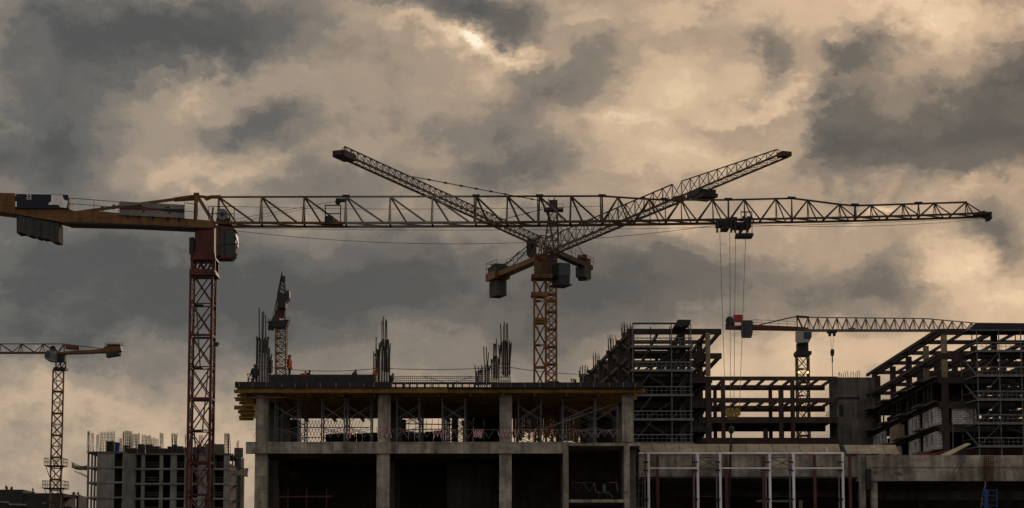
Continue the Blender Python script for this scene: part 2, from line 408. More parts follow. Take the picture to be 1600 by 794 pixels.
# ---- the big crane in front -------------------------------------------------
def big_crane():
    Y = 150.0
    g = ground_under(318, 420, Y)
    t = thing('tower_crane', 'large yellow tower crane on a red lattice mast whose jib spans most of the picture', 'tower crane', g, 'tower cranes over the site')
    ztop = P(318, 428, Y).z
    lattice_mast(t, g.x, Y, 0, ztop, 1.7, 2.55, m_red, chord=.2, brace=.09)
    b = MB()                                                          # red turret and its two collars
    b.poly([(307,357),(337,357),(337,398),(307,398)], Y, 1.6)
    b.poly([(302,398),(338,398),(340,409),(300,409)], Y, 2.0)
    b.poly([(300,424),(338,424),(341,433),(299,433)], Y, 2.2)
    for x0, x1 in ((304,312),(320,312),(320,328),(336,328)):
        for yy in (-.7, .7): b.bar(P(x0,424,Y)+Vector((0,yy,0)), P(x1,409,Y)+Vector((0,yy,0)), .14)
    for x in (303,337):
        for yy in (-.85,.85): b.bar(P(x,424,Y)+Vector((0,yy,0)), P(x,409,Y)+Vector((0,yy,0)), .22)
    b.build('turret', m_red, t)
    b = MB(); b.poly([(297,373),(304,372),(304,398),(300,402),(297,398)], Y-.6, .9); b.build('electric_box', m_dark, t)
    b = MB(); b.pbox(335,535,341,541,Y-.9,.5).pbox(336,536,343,538,Y-.9,.3); b.build('floodlight', m_dark, t)
    # cab hung beside the turret
    Yc = Y-1.6
    b = MB(); b.poly([(340,360),(346,358),(347,405),(340,405)], Yc, 1.7)
    b.poly([(340,402),(364,402),(368,400),(362,406),(340,406)], Yc, 1.7); b.poly([(340,356),(366,358),(370,362),(346,362)], Yc, 1.7)
    cab = b.build('cab', m_brown, t)
    b = MB(); b.poly([(347,362),(366,362),(370,368),(371,384),(369,395),(364,402),(347,402)], Yc, 1.6); b.build('window', m_glass, cab)
    b = MB(); b.line([P(351,361,Yc-.85),P(350,380,Yc-.85),P(352,402,Yc-.85)], .09); b.line([P(347,382,Yc-.85),P(371,381,Yc-.85)], .07); b.line([P(366,362,Yc-.85),P(371,381,Yc-.85),P(364,402,Yc-.85)], .09); b.build('window_frame', m_dark, cab)
    # counter-jib
    yb = lambda x: Y - (330-x)/330*3.0
    def PP(x, y, dy=0): return P(x, y, yb(x)+dy)
    def slab(pts, depth): return MB().prism([PP(x,y,-depth/2) for x,y in pts], (0,depth,0))
    b = slab([(334,345),(320,344),(200,334),(130,328),(118,330),(105,326),(100,348),(104,349),(200,351),(304,356),(334,357)], 1.7)
    b.prism([PP(x,y,-.85) for x,y in [(104.7,327),(24,326),(24,334),(60,341),(92,346),(99.7,348)]], (0,1.7,0))
    b.prism([PP(x,y,-1) for x,y in [(23.7,302),(-40,300),(-40,326),(23.7,334)]], (0,2,0))
    cj = b.build('counter_jib', m_yel, t)
    b = slab([(100,347),(104,349.5),(200,351.6),(304,356.6),(334,357.6),(334,355.6),(304,354.4),(200,349.8),(120,346.8)], 1.78); b.build('bottom_flange', m_dark, cj)
    b = MB(); b.prism([PP(x,y,-1.05) for x,y in [(23.8,303),(107,304.5),(107,326),(24,325)]], (0,2.1,0))
    bp = b.build('ballast_cover', m_navy, t)
    b = MB(); b.prism([PP(x,y,-1.09) for x,y in [(80,304.6),(97,305),(100,312),(106,314),(104,325),(94,324),(91,320),(75,320),(77,316),(80,315)]], (0,.03,0)); b.build('torn_white_patch', m_white, bp)
    b = MB(); b.prism([PP(x,y,-1.09) for x,y in [(23.9,315),(26,315),(26,323),(23.9,323)]], (0,.03,0)); b.prism([PP(x,y,-1.09) for x,y in [(23.9,303.5),(25,303.5),(25,306),(23.9,306)]], (0,.03,0)); b.build('white_mark', m_letter, bp)
    cu = bpy.data.curves.new('lettering', 'FONT'); cu.body = '22'; cu.size = M(9, Y); cu.extrude = .01; cu.space_character = 1.0
    tx = bpy.data.objects.new('lettering', cu); me = bpy.data.meshes.new_from_object(tx); bpy.data.objects.remove(tx)
    lo = bpy.data.objects.new('lettering', me); me.materials.append(m_letter); C.objects.link(lo); lo.parent = bp
    lo.location = PP(40.5, 310, -1.08) - g; lo.rotation_euler = (math.pi/2, 0, math.radians(-.4))
    b = MB(); b.prism([PP(x,y,-1.09) for x,y in [(42,311.2),(49,311.2),(49,311.9),(42,311.9)]], (0,.03,0)); b.build('underline', m_letter, bp)
    xs = [25.5,40,52,64,78,92]
    ys = [(364,363,365),(366,368,367),(369,371,370),(372,372,373),(376,378,378)]
    for i in range(5):
        b = MB(); x0, x1 = xs[i]+.3, xs[i+1]-.3; q = ys[i]
        top0, top1 = 336+ (x0-25)*.19, 336+(x1-25)*.19
        b.prism([PP(x,y,-.75) for x,y in [(x0,top0),(x1,top1),(x1,q[2]),((x0+x1)/2,q[1]),(x0,q[0])]], (0,1.5,0)); b.build('counterweight', m_bal, t)
    b = MB()
    for dy in (-.6, .6):
        o = 0 if dy < 0 else 2.5
        b.bar(PP(118,331+o,dy), PP(275,310+o,dy), .11); b.bar(PP(275,310+o,dy), PP(303,306+o,dy), .16)
        for x, y in ((160,325),(178,322)): b.bar(PP(x-2,y+o+.4,dy), PP(x+2,y+o-.4,dy), .22)
    b.bar(PP(272,312), PP(306,310), .3); b.build('tie_bar', m_yel, t)
    b = MB()                                                          # A-frame over the turret
    for dy in (-.65,.65):
        b.bar(PP(307,305,dy), PP(305.5,346,dy), .3); b.bar(PP(310,309,dy), PP(333,347,dy), .24)
    b.bar(PP(307,306,-.8), PP(307,306,.8), .45, .5); b.build('a_frame', m_yel, t)
    b = MB(); b.bar(PP(308,306.5), PP(325,308.5), .18); b.poly([(317,309),(324,308),(329,306),(345,305.5),(347,310),(330,310),(322,313.5)], Y, .35); b.build('top_hinge', m_yel_dull, t)
    b = MB()
    for dy in (-.85,.85):
        b = MB(); railing(b, [PP(108,327,dy), PP(185,333,dy)], .9, .035, 2.2); b.build('railing', m_dark, t); b = MB(); railing(b, [PP(288,342,dy), PP(304,344,dy)], 1.3, .035, 1.2); b.build('railing', m_dark, t)
    # sign panel on the counter-jib
    b = MB(); b.prism([PP(x,y,-1.0) for x,y in [(186.5,314.5),(288,320),(288,341),(186.5,336)]], (0,.12,0)); sgn = b.build('sign_panel', m_greyjib, t)
    b = MB(); b.prism([PP(x,y,-1.03) for x,y in [(187,322),(205,321),(216,319.5),(221,319),(220,322),(235,325),(250,326),(250,328.5),(187,327)]], (0,.025,0)); b.build('red_stripe', m_red, sgn)
    b = MB(); b.prism([PP(x,y,-1.03) for x,y in [(250.3,326),(287.5,326.5),(287.5,332.5),(267,331),(266,334),(264,334),(263,331),(250.3,328.5)]], (0,.025,0))
    b.prism([PP(x,y,-1.03) for x,y in [(258,322.3),(266,322.8),(265.5,324.6),(258,324)]], (0,.025,0)); b.prism([PP(x,y,-1.03) for x,y in [(216.5,320),(221,320),(221,322),(216.5,322)]], (0,.02,0)); b.prism([PP(x,y,-1.03) for x,y in [(223,328.5),(226,328.5),(225,331.5),(223,331.5)]], (0,.02,0)); b.build_each('dark_stripe', m_navy, sgn)
    b = MB()
    for x in (200,217,239,262,280): b.bar(PP(x,335+(x-187)*.05,-1.0), PP(x,342+(x-187)*.045,-.8), .1)
    b.build_each('bracket', m_dark, sgn)
    b = MB(); c = P(349.5,338,Y); b.tube(c+Vector((0,-.75,0)), c+Vector((0,.75,0)), M(7,Y), 16); b.tube(c+Vector((0,-.8,0)), c+Vector((0,-.75,0)), M(9,Y), 18); b.tube(c+Vector((0,.75,0)), c+Vector((0,.8,0)), M(9,Y), 18)
    wd = b.build('winch_drum', m_grey, t)
    b = MB(); b.tube(c+Vector((0,-.86,0)), c+Vector((0,-.8,0)), M(3,Y), 12); b.pbox(340,344,362,351,Y,1.5); b.build('winch_frame', m_dark, wd)
    b = MB(); railing(b, [P(326,345,Y-.8), P(366,345,Y-.8)], 1.15, .05, 2); b.bar(P(333,324,Y-.7),P(331,345,Y-.7), .12); b.build('service_railing', m_dark, t)
    # jib
    top = [(342,308),(940,306.5),(992,310),(1038,312.5),(1138,312.5),(1237,310),(1262,313),(1311,319.5),(1336,321.5),(1435,318.5),(1511,316)]
    bot = [(334,351),(541,351.5),(800,350.5),(1038,347.5),(1237,344.5),(1336,342.5),(1470,338.5),(1546,335.5)]
    def interp(tb, x):
        for (xa,ya),(xb,yb_) in zip(tb, tb[1:]):
            if x <= xb: return ya + (yb_-ya)*(x-xa)/(xb-xa)
        return tb[-1][1]
    T = lambda x: P(x, interp(top, x), Y)
    B = lambda x, s: P(x, interp(bot, x), Y) + Vector((0, s*.75, 0))
    segs = [(334,541,m_yel_dull,'y'),(541,744,m_greyjib,'g'),(744,941,m_jib,'y'),(941,1138,m_jib,'v'),(1138,1336,m_jib,'v'),(1336,1546,m_jib,'v')]
    nodesA = [342,409,475.6,541,610,676,744,793,843,892,941]
    for (xa, xb, mm, kind) in segs:
        b = MB(); st = 12
        xs = [xa + (xb-xa)*i/st for i in range(st+1)]
        tl = min(xb, 1511)
        xt = [max(xa,342) + (tl-max(xa,342))*i/st for i in range(st+1)]
        for p, q in zip(xt, xt[1:]): b.bar(T(p), T(q), .13)
        for sd in (-1, 1):
            for p, q in zip(xs, xs[1:]): b.bar(B(p,sd), B(q,sd), .18 if xa < 1000 else .15)
        if kind in 'yg':
            nn = [x for x in nodesA if xa-10 <= x <= xb+1]
            for p, q in zip(nn, nn[1:]):
                d = q-p
                for sd in (-1, 1): b.bar(T(p), B(p-1.2 if p > 350 else p, sd), .13)
                b.bar(T(p), B(p+d*.87, -1), .15); b.bar(T(p), B(p+d*.43, 1), .11)
                b.bar(B(p,-1), B(p,1), .1); b.bar(B(p,-1), B(q,1), .08); b.bar(B(q,-1), B(q,1), .1)
            if kind == 'y' and xa > 700:
                for x in (744, 843, 941): b.bar(T(x-3), B(x-3,-1), .1)
        else:
            nb = 4; d = (xb-xa)/nb if xb < 1500 else 49.5
            for i in range(nb):
                p = xa + i*d; mid, q = p+d*.5, p+d
                mid = min(mid, 1511)
                b.bar(B(p,-1), T(mid), .1); b.bar(B(p+1,1), T(mid), .08)
                if q < 1545: b.bar(T(mid), B(q-2,-1), .1); b.bar(T(mid), B(q-7,1), .075)
                else: b.bar(T(mid), B(1530,-1), .1); b.bar(T(mid), B(1527,1), .1)
                for sd, o in ((-1,0),(1,2)): b.bar(T(mid), B(mid+o,sd), .065)
                b.bar(B(p,-1), B(p,1), .1); b.bar(B(p,-1), B(min(q,1540),1), .08)
                if i in (0, 2) and p < 1500:
                    for sd, o in ((-1,-1),(1,1.5)): b.bar(T(p), B(p+o,sd), .13 if i == 0 else .08)
        b.build('jib_section', mm, t)
    b = MB()
    for x in (541,744,843,941,1038,1138,1237,1336,1435): b.bar(T(x-6)+Vector((0,0,.06)), T(x+6)+Vector((0,0,.06)), .3, .16)
    b.build_each('jib_joint', m_dark, t)
    b = MB(); b.poly([(1523,334),(1534,332),(1546,335),(1547.5,344),(1543,344),(1541,338.5),(1525,337)], Y, 1.3); b.build('jib_tip', m_dark, t)
    b = MB(); railing(b, [P(508,347,Y-.9), P(532,347,Y-.9), P(532,347,Y+.6), P(508,347,Y+.6), P(508,347,Y-.9)], 1.35, .07, 1.3)
    b.pbox(509,339,521,351,Y-.4,.9).poly([(521,345),(536,349),(536,352),(521,352)], Y-.4, .7); b.tube(P(528,316,Y-.4), P(528,316,Y+.4), M(4.5,Y), 10); b.pbox(525,311,540,315,Y,.6)
    b.build('jib_winch', m_dark, t)
    # trolley, platform, ropes and hook block
    b = MB(); Yt = Y
    for x in (1120.5, 1142.5, 1148.5, 1168):
        for sd in (-.95,.95): b.pbox(x-1.5,342,x+1.5,363.5,Yt+sd,.14)
    for x0,x1,y0,y1 in ((1119,1144,348,354),(1146,1172,350,357),(1127,1138,354,360),(1143,1150,342,350),(1166,1172,341,348),(1156,1160,355,362)): b.pbox(x0,y0,x1,y1,Yt,1.6)
    for x in (1124,1131,1139,1153,1162): b.tube(P(x,351,Yt-.85), P(x,351,Yt+.85), M(3.2,Y), 10)
    tr = b.build('trolley', m_dark, t)
    b = MB(); b.pbox(1149.5,367,1175.5,371,Yt-.3,1.5); 
    railing(b, [P(1158,352,Yt-1), P(1175,352,Yt-1)], 1.1, .04, 1)
    for x in (1150,1158,1166,1175): b.bar(P(x,332 if x>1157 else 352,Yt-1), P(x,368,Yt-1), .045)
    b.bar(P(1158,332,Yt-1),P(1175,332,Yt-1),.045); b.pbox(1160,338,1164,343,Yt-.6,.3); b.build('work_platform', m_dark, tr)
    b = MB()
    for xa, xb, dy in ((1124,1133,-.3),(1141,1142,.3),(1148.5,1146,-.3),(1166,1156,.3)): b.bar(P(xa,362,Y)+Vector((0,dy,0)), P(xb,640,Y)+Vector((0,dy,0)), .034)
    b.build('hoist_rope', m_rope, t)
    b = MB(); b.pbox(1134,640,1146.5,650,Y,.4).pbox(1148,640.5,1156.5,649,Y,.5).pbox(1136,650,1153,652,Y,.7).pbox(1138,652,1148,655,Y,.35)
    for x, r in ((1137.5,3),(1143.5,3),(1152,3.2)): b.tube(P(x,640,Y-.3), P(x,640,Y+.3), M(r,Y), 10)
    b.pbox(1146.4,644,1148.1,647,Y,.3)
    hb = b.build('hook_block', m_hook, t)
    b = MB(); b.bar(P(1143,655,Y), P(1142.5,668,Y), .07); b.ball(P(1142.5,672,Y), .24, 8, 6, (1,1,1.4)); b.bar(P(1142.5,674,Y), P(1138,830,Y), .16); b.build('sling', m_dark, t)
    b = MB()
    def sag(p, q, s, n=20):
        return [Vector(p).lerp(Vector(q), i/n) - Vector((0,0,s*4*(i/n)*(1-i/n))) for i in range(n+1)]
    b.line(sag(P(346,358,Y), P(1118,352,Y), 1.35), .035); b.line(sag(P(346,356,Y), P(1540,341,Y), .5, 30), .03)
    b.line(sag(P(1175,351,Y), P(1540,342,Y), .35), .03); b.line(sag(P(345,322,Y),P(941,322,Y),.25), .03)
    b.bar(P(360,344,Y), P(528,314,Y), .03); b.bar(P(360,349,Y), P(500,322,Y), .025)
    b.build('trolley_rope', m_rope, t)
    return t
big_crane()

# ---- two cranes slewing behind the concrete building ------------------------
def flat_top_behind():
    Y = 240.0; zb = P(845,403,Y).z; R = Vector((P(843.5,403,Y).x, Y, zb))
    t = thing('tower_crane', 'yellow flat top crane behind the building with its jib swung up to the right', 'tower crane', (R.x, Y, 0), 'tower cranes over the site')
    tip = PZ(1230, 241, zb); dv = tip - R; Ln = dv.length; L = frame_fn(R, dv)
    lattice_mast(t, R.x, Y, 0, P(845,436,Y).z, 1.45, 2.75, m_mast, chord=.24, brace=.1, collars=(P(840,463,Y).z, P(840,500,Y).z))
    b = MB(); b.pbox(834.5,398,856,431,Y,1.6).pbox(830,431,863,437,Y,2.6); b.build('turret', m_yel_dull, t)
    b = MB(); b.pbox(829.5,458,855,464,Y,1.9); b.build('mast_collar', m_mast, t)
    b = MB(); obox(b, L, .2, 2.4, 1.6, 3.1, -3.6, -.9); obox(b, L, .0, 2.7, 1.2, 3.3, -3.75, -3.6); cab = b.build('cab', m_dark, t)
    b = MB(); obox(b, L, 1.1, 2.46, 1.55, 3.15, -2.5, -1.05); b.build('window', m_glass, cab)
    truss_jib(t, L, .8, Ln*.62, 2.3, 2.2, 2.0, .7, m_jib, .2, .07, 'jib_section', .12)
    truss_jib(t, L, Ln*.62, Ln-.9, 2.0, 1.9, .9, .65, m_jib, .16, .06, 'jib_section', .1)
    b = MB(); s = Ln*.71; obox(b, L, s-1.4, s+1.4, -1.0, 1.0, -.7, -.15); obox(b, L, s-.5, s+2, -.9, .9, -1.1, -.7); b.build('trolley', m_dark, t)
    b = MB()
    for sd in (-.8,.8): b.bar(L(-1.2,sd,.2), L(.2,0,2.9), .16); b.bar(L(1.6,sd,.1), L(.2,0,2.9), .14)
    b.bar(L(.2,0,2.9), L(3,0,2.2), .14); b.build('a_frame', m_yel_dull, t)
    b = MB(); b.quadbox([L(-15,-.75,-.45),L(1,-.6,-.4),L(1,.6,-.4),L(-15,.75,-.45),L(-15,-.75,.2),L(1,-.6,.25),L(1,.6,.25),L(-15,.75,.2)])
    obox(b, L, -16, -12.6, -1.1, 1.1, -.65, .35); b.build('counter_jib', m_yel, t)
    for i in range(3):
        b = MB(); obox(b, L, -15.5+i*.85, -14.72+i*.85, -.75, .75, -2.9, -.85); b.build('counterweight', m_bal, t)
    b = MB(); obox(b, L, -15.6, -12.8, -.9, .9, .37, 1.15); obox(b, L, -15, -13.6, -.7, .7, 1.15, 1.5); b.build('ballast_cover', m_dark, t)
    b = MB(); railing(b, [L(-12,-1.05,.35), L(-15.9,-1.05,.35), L(-15.9,1.05,.35), L(-11.5,1.05,.35)], 1.4, .05); b.build('railing', m_dark, t); b = MB(); railing(b, [L(-9,-.9,.3), L(-1.5,-.9,.3)], .9, .05, 1.2); b.build('railing', m_dark, t)
    b = MB()
    for sd in (-.7,.7): b.bar(L(-12.6,sd,.3), L(.2,0,2.9), .09)
    b.bar(L(-11,-.7,.3), L(-5,-.7,1.7), .07); b.build('tie_bar', m_dark, t)
flat_top_behind()
def hammerhead_behind():
    Y = 262.0; zb = P(860,391,Y).z; R = Vector((P(861,391,Y).x, Y, zb))
    t = thing('tower_crane', 'rusty tower head crane with pointed mast top and its jib swung up to the left', 'tower crane', (R.x, Y, 0), 'tower cranes over the site')
    tip = PZ(527, 240, zb); dv = tip - R; Ln = dv.length; L = frame_fn(R, dv)
    lattice_mast(t, R.x, Y, 0, P(860,433,Y).z, 1.4, 1.22, m_mast, chord=.24, brace=.1, collars=(P(860,470,Y).z,))
    b = MB(); b.pbox(852,400,871,428,Y,1.5).pbox(848,428,874,434,Y,2.4); b.build('turret', m_rust, t)
    ap = P(864.5,314,Y); b = MB(); za = ap.z
    for sx in (-1,1):
        for sy in (-1,1):
            base = Vector((R.x + sx*M(12,Y), Y + sy*1.0, zb-.6)); topp = Vector((ap.x + sx*M(6,Y), Y + sy*.5, za-1.2))
            b.bar(base, topp, .2)
            for i in range(6):
                p = base.lerp(topp, i/6); q = Vector((2*R.x - base.x, base.y, base.z)).lerp(Vector((2*ap.x-topp.x, topp.y, topp.z)), (i+1)/6)
                if sx < 0: b.bar(p, q, .08); b.bar(p, Vector((2*R.x-base.x, base.y, base.z)).lerp(Vector((2*ap.x-topp.x, topp.y, topp.z)), i/6), .08)
    b.pbox(858,313.5,871,328,Y,1.0).pbox(850,327,880,330,Y,1.6); b.bar(P(857,310,Y),P(857,314,Y),.12); b.bar(P(866,309,Y),P(866,314,Y),.14)
    b.bar(P(856,330,Y-.3),P(866,392,Y-.3), .2); b.build('tower_head', m_rust, t)
    b = MB(); railing(b, [P(870,330,Y-.8), P(880,330,Y-.8), P(880,330,Y+.8)], 1.0, .05, 1); b.build('railing', m_dark, t); b = MB(); railing(b, [P(858,330,Y-.8), P(850,330,Y-.8)], .9, .05, 1); b.build('railing', m_dark, t)
    b = MB(); b.poly([(823,380),(826,374),(838,375),(838,402),(828,402),(823,397)], Y-3, 1.9); cab = b.build('cab', m_dark, t)
    b = MB(); b.poly([(822.5,381),(830,380),(830,396),(822.5,396)], Y-3, 2.0); b.build('window', m_glass, cab)
    truss_jib(t, L, 1.2, Ln-.9, 1.55, 1.25, 1.15, .58, m_jib, .2, .06, 'jib', .12)
    b = MB(); obox(b, L, Ln-3, Ln-.3, -.75, .75, -.25, .45); b.build('jib_tip', m_dark, t)
    b = MB()
    def along(px, h):                                                  # where the jib passes the given bearing
        s = 0
        for k in range(400):
            q = L(Ln*k/400, 0, h); 
            if 800 + F*q.x/(q.y*cp + (q.z-EYE)*sp) < px: return q
        return q
    a1, a2 = along(645, 1.3), along(788, 1.3); hd = P(861,317,Y)
    b.bar(a1, hd, .09); b.bar(a2, hd - Vector((0,0,.6)), .08)
    for k in range(1, 9): q = a1.lerp(hd, k/9.5); b.bar(q + (hd-a1).normalized()*-.35, q + (hd-a1).normalized()*.35, .2)
    for k in range(1, 4): q = a2.lerp(hd - Vector((0,0,.6)), k/4); b.bar(q + (hd-a2).normalized()*-.3, q + (hd-a2).normalized()*.3, .18)
    b.build('tie_bar', m_rust_dk, t)
    b = MB(); b.quadbox([L(-15,-.6,-.4),L(1,-.6,-.4),L(1,.6,-.4),L(-15,.6,-.4),L(-15,-.6,.25),L(1,-.6,.25),L(1,.6,.25),L(-15,.6,.25)]); b.build('counter_jib', m_rust, t)
    for i in range(3):
        b = MB(); obox(b, L, -13.9+i*.9, -13.06+i*.9, -.7, .7, -2.0 if i != 1 else -2.3, -.5); b.build('counterweight', m_bal, t)
    b = MB(); obox(b, L, -14.0, -11.8, -.6, .6, .3, 1.0); c = L(-12.2,0,.9); b.tube(c-(L(0,.6,0)-L(0,0,0)), c+(L(0,.6,0)-L(0,0,0)), .55, 12); b.build('winch_house', m_dark, t)
    b = MB(); railing(b, [L(-15,-.7,.3), L(-15,.7,.3), L(-2,.6,.3)], 1.0, .05, 1.4); b.build('railing', m_redbright, t)
    b = MB(); b.bar(hd, L(-11.5,.5,1.2), .07); b.bar(hd, L(-7,.5,.3), .06); b.build('rear_tie', m_dark, t)
hammerhead_behind()

# ---- far crane at the left ---------------------------------------------------
def left_crane():
    Y = 300.0; R = P(92, 553, Y)
    t = thing('tower_crane', 'far yellow crane at the left edge with two railed platforms low on its mast', 'tower crane', (R.x, Y, 0), 'tower cranes over the site')
    lattice_mast(t, R.x, Y, 0, P(94,578,Y).z, 1.62, 1.75, m_yel_dull, chord=.21, brace=.09, rot=math.radians(14))
    b = MB(); b.pbox(87,552,103,566,Y,1.4).pbox(86,575,104,579,Y,2.2)
    for x in (87.5,95,102.5): b.bar(P(x,566,Y-.6), P(x,577,Y-.6), .2); b.bar(P(x,566,Y+.6), P(x,577,Y+.6), .2)
    b.bar(P(88,576,Y),P(95,566,Y),.14); b.bar(P(95,576,Y),P(102,566,Y),.14); b.build('turret', m_dark, t)
    b = MB(); b.poly([(72,551),(76,548),(88,549),(88,566),(77,565),(72,561)], Y-1.6, 1.7); cab = b.build('cab', m_grey, t)
    b = MB(); b.poly([(71.8,552),(80,551),(80,560),(71.8,560)], Y-1.6, 1.75); b.build('window', m_glass, cab)
    b = MB(); c = P(84,546,Y); b.tube(c-Vector((0,.7,0)), c+Vector((0,.7,0)), M(5,Y), 12); b.build('winch_drum', m_dark, t)
    yj = lambda x: Y - (100-x)*.06
    b = MB(); Tp = lambda x: P(x, 537.5, yj(x)); Bt = lambda x, s: P(x, 551.5, yj(x)) + Vector((0,s*.7,0))
    b.bar(Tp(-110), Tp(100), .14)
    for s in (-1,1): b.bar(Bt(-110,s), Bt(90,s), .17)
    x = 89
    while x > -105:
        for s in (-1,1): b.bar(Bt(x,s), Tp(x-21), .14); b.bar(Tp(x-21), Bt(x-34 if s<0 else x-30,s), .11); b.bar(Tp(x-21), Bt(x-21,s), .09)
        x -= 34
    b.build('jib', m_yel_dull, t)
    b = MB()
    for s in (-.6,.6): b.bar(P(100,537.5,Y+s), P(101,552,Y+s), .22); b.bar(P(100,538,Y+s), P(90,552,Y+s), .2)
    b.build('a_frame', m_yel_dull, t)
    b = MB(); b.poly([(90,551.5),(104,550),(160,546.5),(168,541.5),(190,541.5),(191,549),(165,551.5),(104,553.5),(90,554)], Y, 1.6); b.build('counter_jib', m_yel, t)
    b = MB(); b.poly([(101,538.5),(123.5,541.5),(123.5,547.5),(103,546)], Y-.9, .12); b.build('sign_panel', m_brown, t)
    b = MB(); b.bar(P(100,537.5,Y), P(162,545.5,Y), .13); b.build('tie_bar', m_yel_dull, t)
    for i, x in enumerate((167.2,174.2,181.2)):
        b = MB(); b.poly([(x,549.5),(x+6.6,549.5),(x+6.6,558-i*1.1),(x,559-i*1.1)], Y, 1.5); b.build('counterweight', m_bal, t)
    b = MB(); railing(b, [P(164,542,Y-.9), P(192,542,Y-.9)], .6, .07, .8); b.pbox(168,538.5,189,542,Y,1.2); b.build('ballast_cover', m_dark, t)
    for py, hw in ((728,15),(763,17)):
        c = P(88, py, Y); w = M(hw, Y); b = MB()
        b.box(R.x-w, R.x+w, Y-1.6, Y+1.6, c.z-.12, c.z); railing(b, [(R.x-w,Y-1.6,c.z),(R.x+w,Y-1.6,c.z),(R.x+w,Y+1.6,c.z),(R.x-w,Y+1.6,c.z),(R.x-w,Y-1.6,c.z)], 1.1, .07, 1.2)
        for s in (-1,1): b.bar((R.x+s*w*.9,Y-1,c.z-.1), (R.x+s*.8,Y-.8,c.z-1.8), .1)
        b.pbox(R.x*0+800-1,0,801,1,Y,.01) if False else None
        b.build('mast_platform', m_dark, t)
left_crane()

# ---- slim crane seen end-on over the deck -------------------------------------
def slim_crane():
    Y = 330.0; R = P(440, 505, Y)
    t = thing('tower_crane', 'slim tower crane seen end on between the rebar and the worker in orange', 'tower crane', (R.x, Y, 0), 'tower cranes over the site')
    lattice_mast(t, R.x, Y, 0, R.z, 1.75, 1.3, m_yel, chord=.24, brace=.11, thick_every=6)
    b = MB(); b.poly([(420,503),(452,501),(450,508),(447,513),(430,513),(421,509)], Y, 2.6); b.build('slewing_ring', m_dark, t)
    b = MB(); railing(b, [P(418,508,Y-1.4), P(423,508,Y-1.4)], 1.0, .07, .6); b.build('railing', m_dark, t); b = MB(); railing(b, [P(446,505,Y-1.4), P(453,505,Y-1.4)], 1.0, .07, .8); b.build('railing', m_dark, t); b = MB(); b.pbox(419,509,428,516,Y-.5,.8); b.build('drive_motor', m_dark, t)
    b = MB(); b.poly([(434,478),(446,478),(446,502),(428,503),(423,507),(434,484)], Y, 2.0); b.build('turret', m_rust, t)
    b = MB(); b.poly([(437,502),(437,497),(440,499),(443,497),(443,502)], Y-1.02, .1); b.build('white_mark', m_letter, t)
    b = MB(); b.poly([(436,461),(447,460),(450,455),(453,455),(453,466),(448,474),(447,483),(436,482),(434,470)], Y-1, 2.4); b.build('cab', m_dark, t)
    b = MB()
    for sx0, sx1 in ((434.5,440),(446.5,443)):
        for dy in (-.8,.8): b.bar(P(sx0,462,Y)+Vector((0,dy,0)), P(sx1,431,Y)+Vector((0,dy*.3,0)), .2)
    for k in range(5):
        ya, yb2 = 462-k*6, 456-k*6; f = lambda y: (y-431)/31
        for dy in (-.6,.6): b.bar(P(440-5.5*f(ya),ya,Y)+Vector((0,dy,0)), P(443+3.5*f(yb2),yb2,Y)+Vector((0,dy,0)), .1); b.bar(P(443+3.5*f(ya),ya,Y)+Vector((0,dy,0)), P(440-5.5*f(yb2),yb2,Y)+Vector((0,dy,0)), .1)
    b.pbox(442,432,446,440,Y-.4,.6).bar(P(440.5,426,Y),P(440.5,440,Y),.22); b.build('tower_head', m_rust_dk, t)
    b = MB(); b.bar(P(436,452,Y), P(424,505,Y), .1); b.bar(P(434,462,Y),P(428,503,Y),.16); b.build('tie_bar', m_dark, t)
slim_crane()

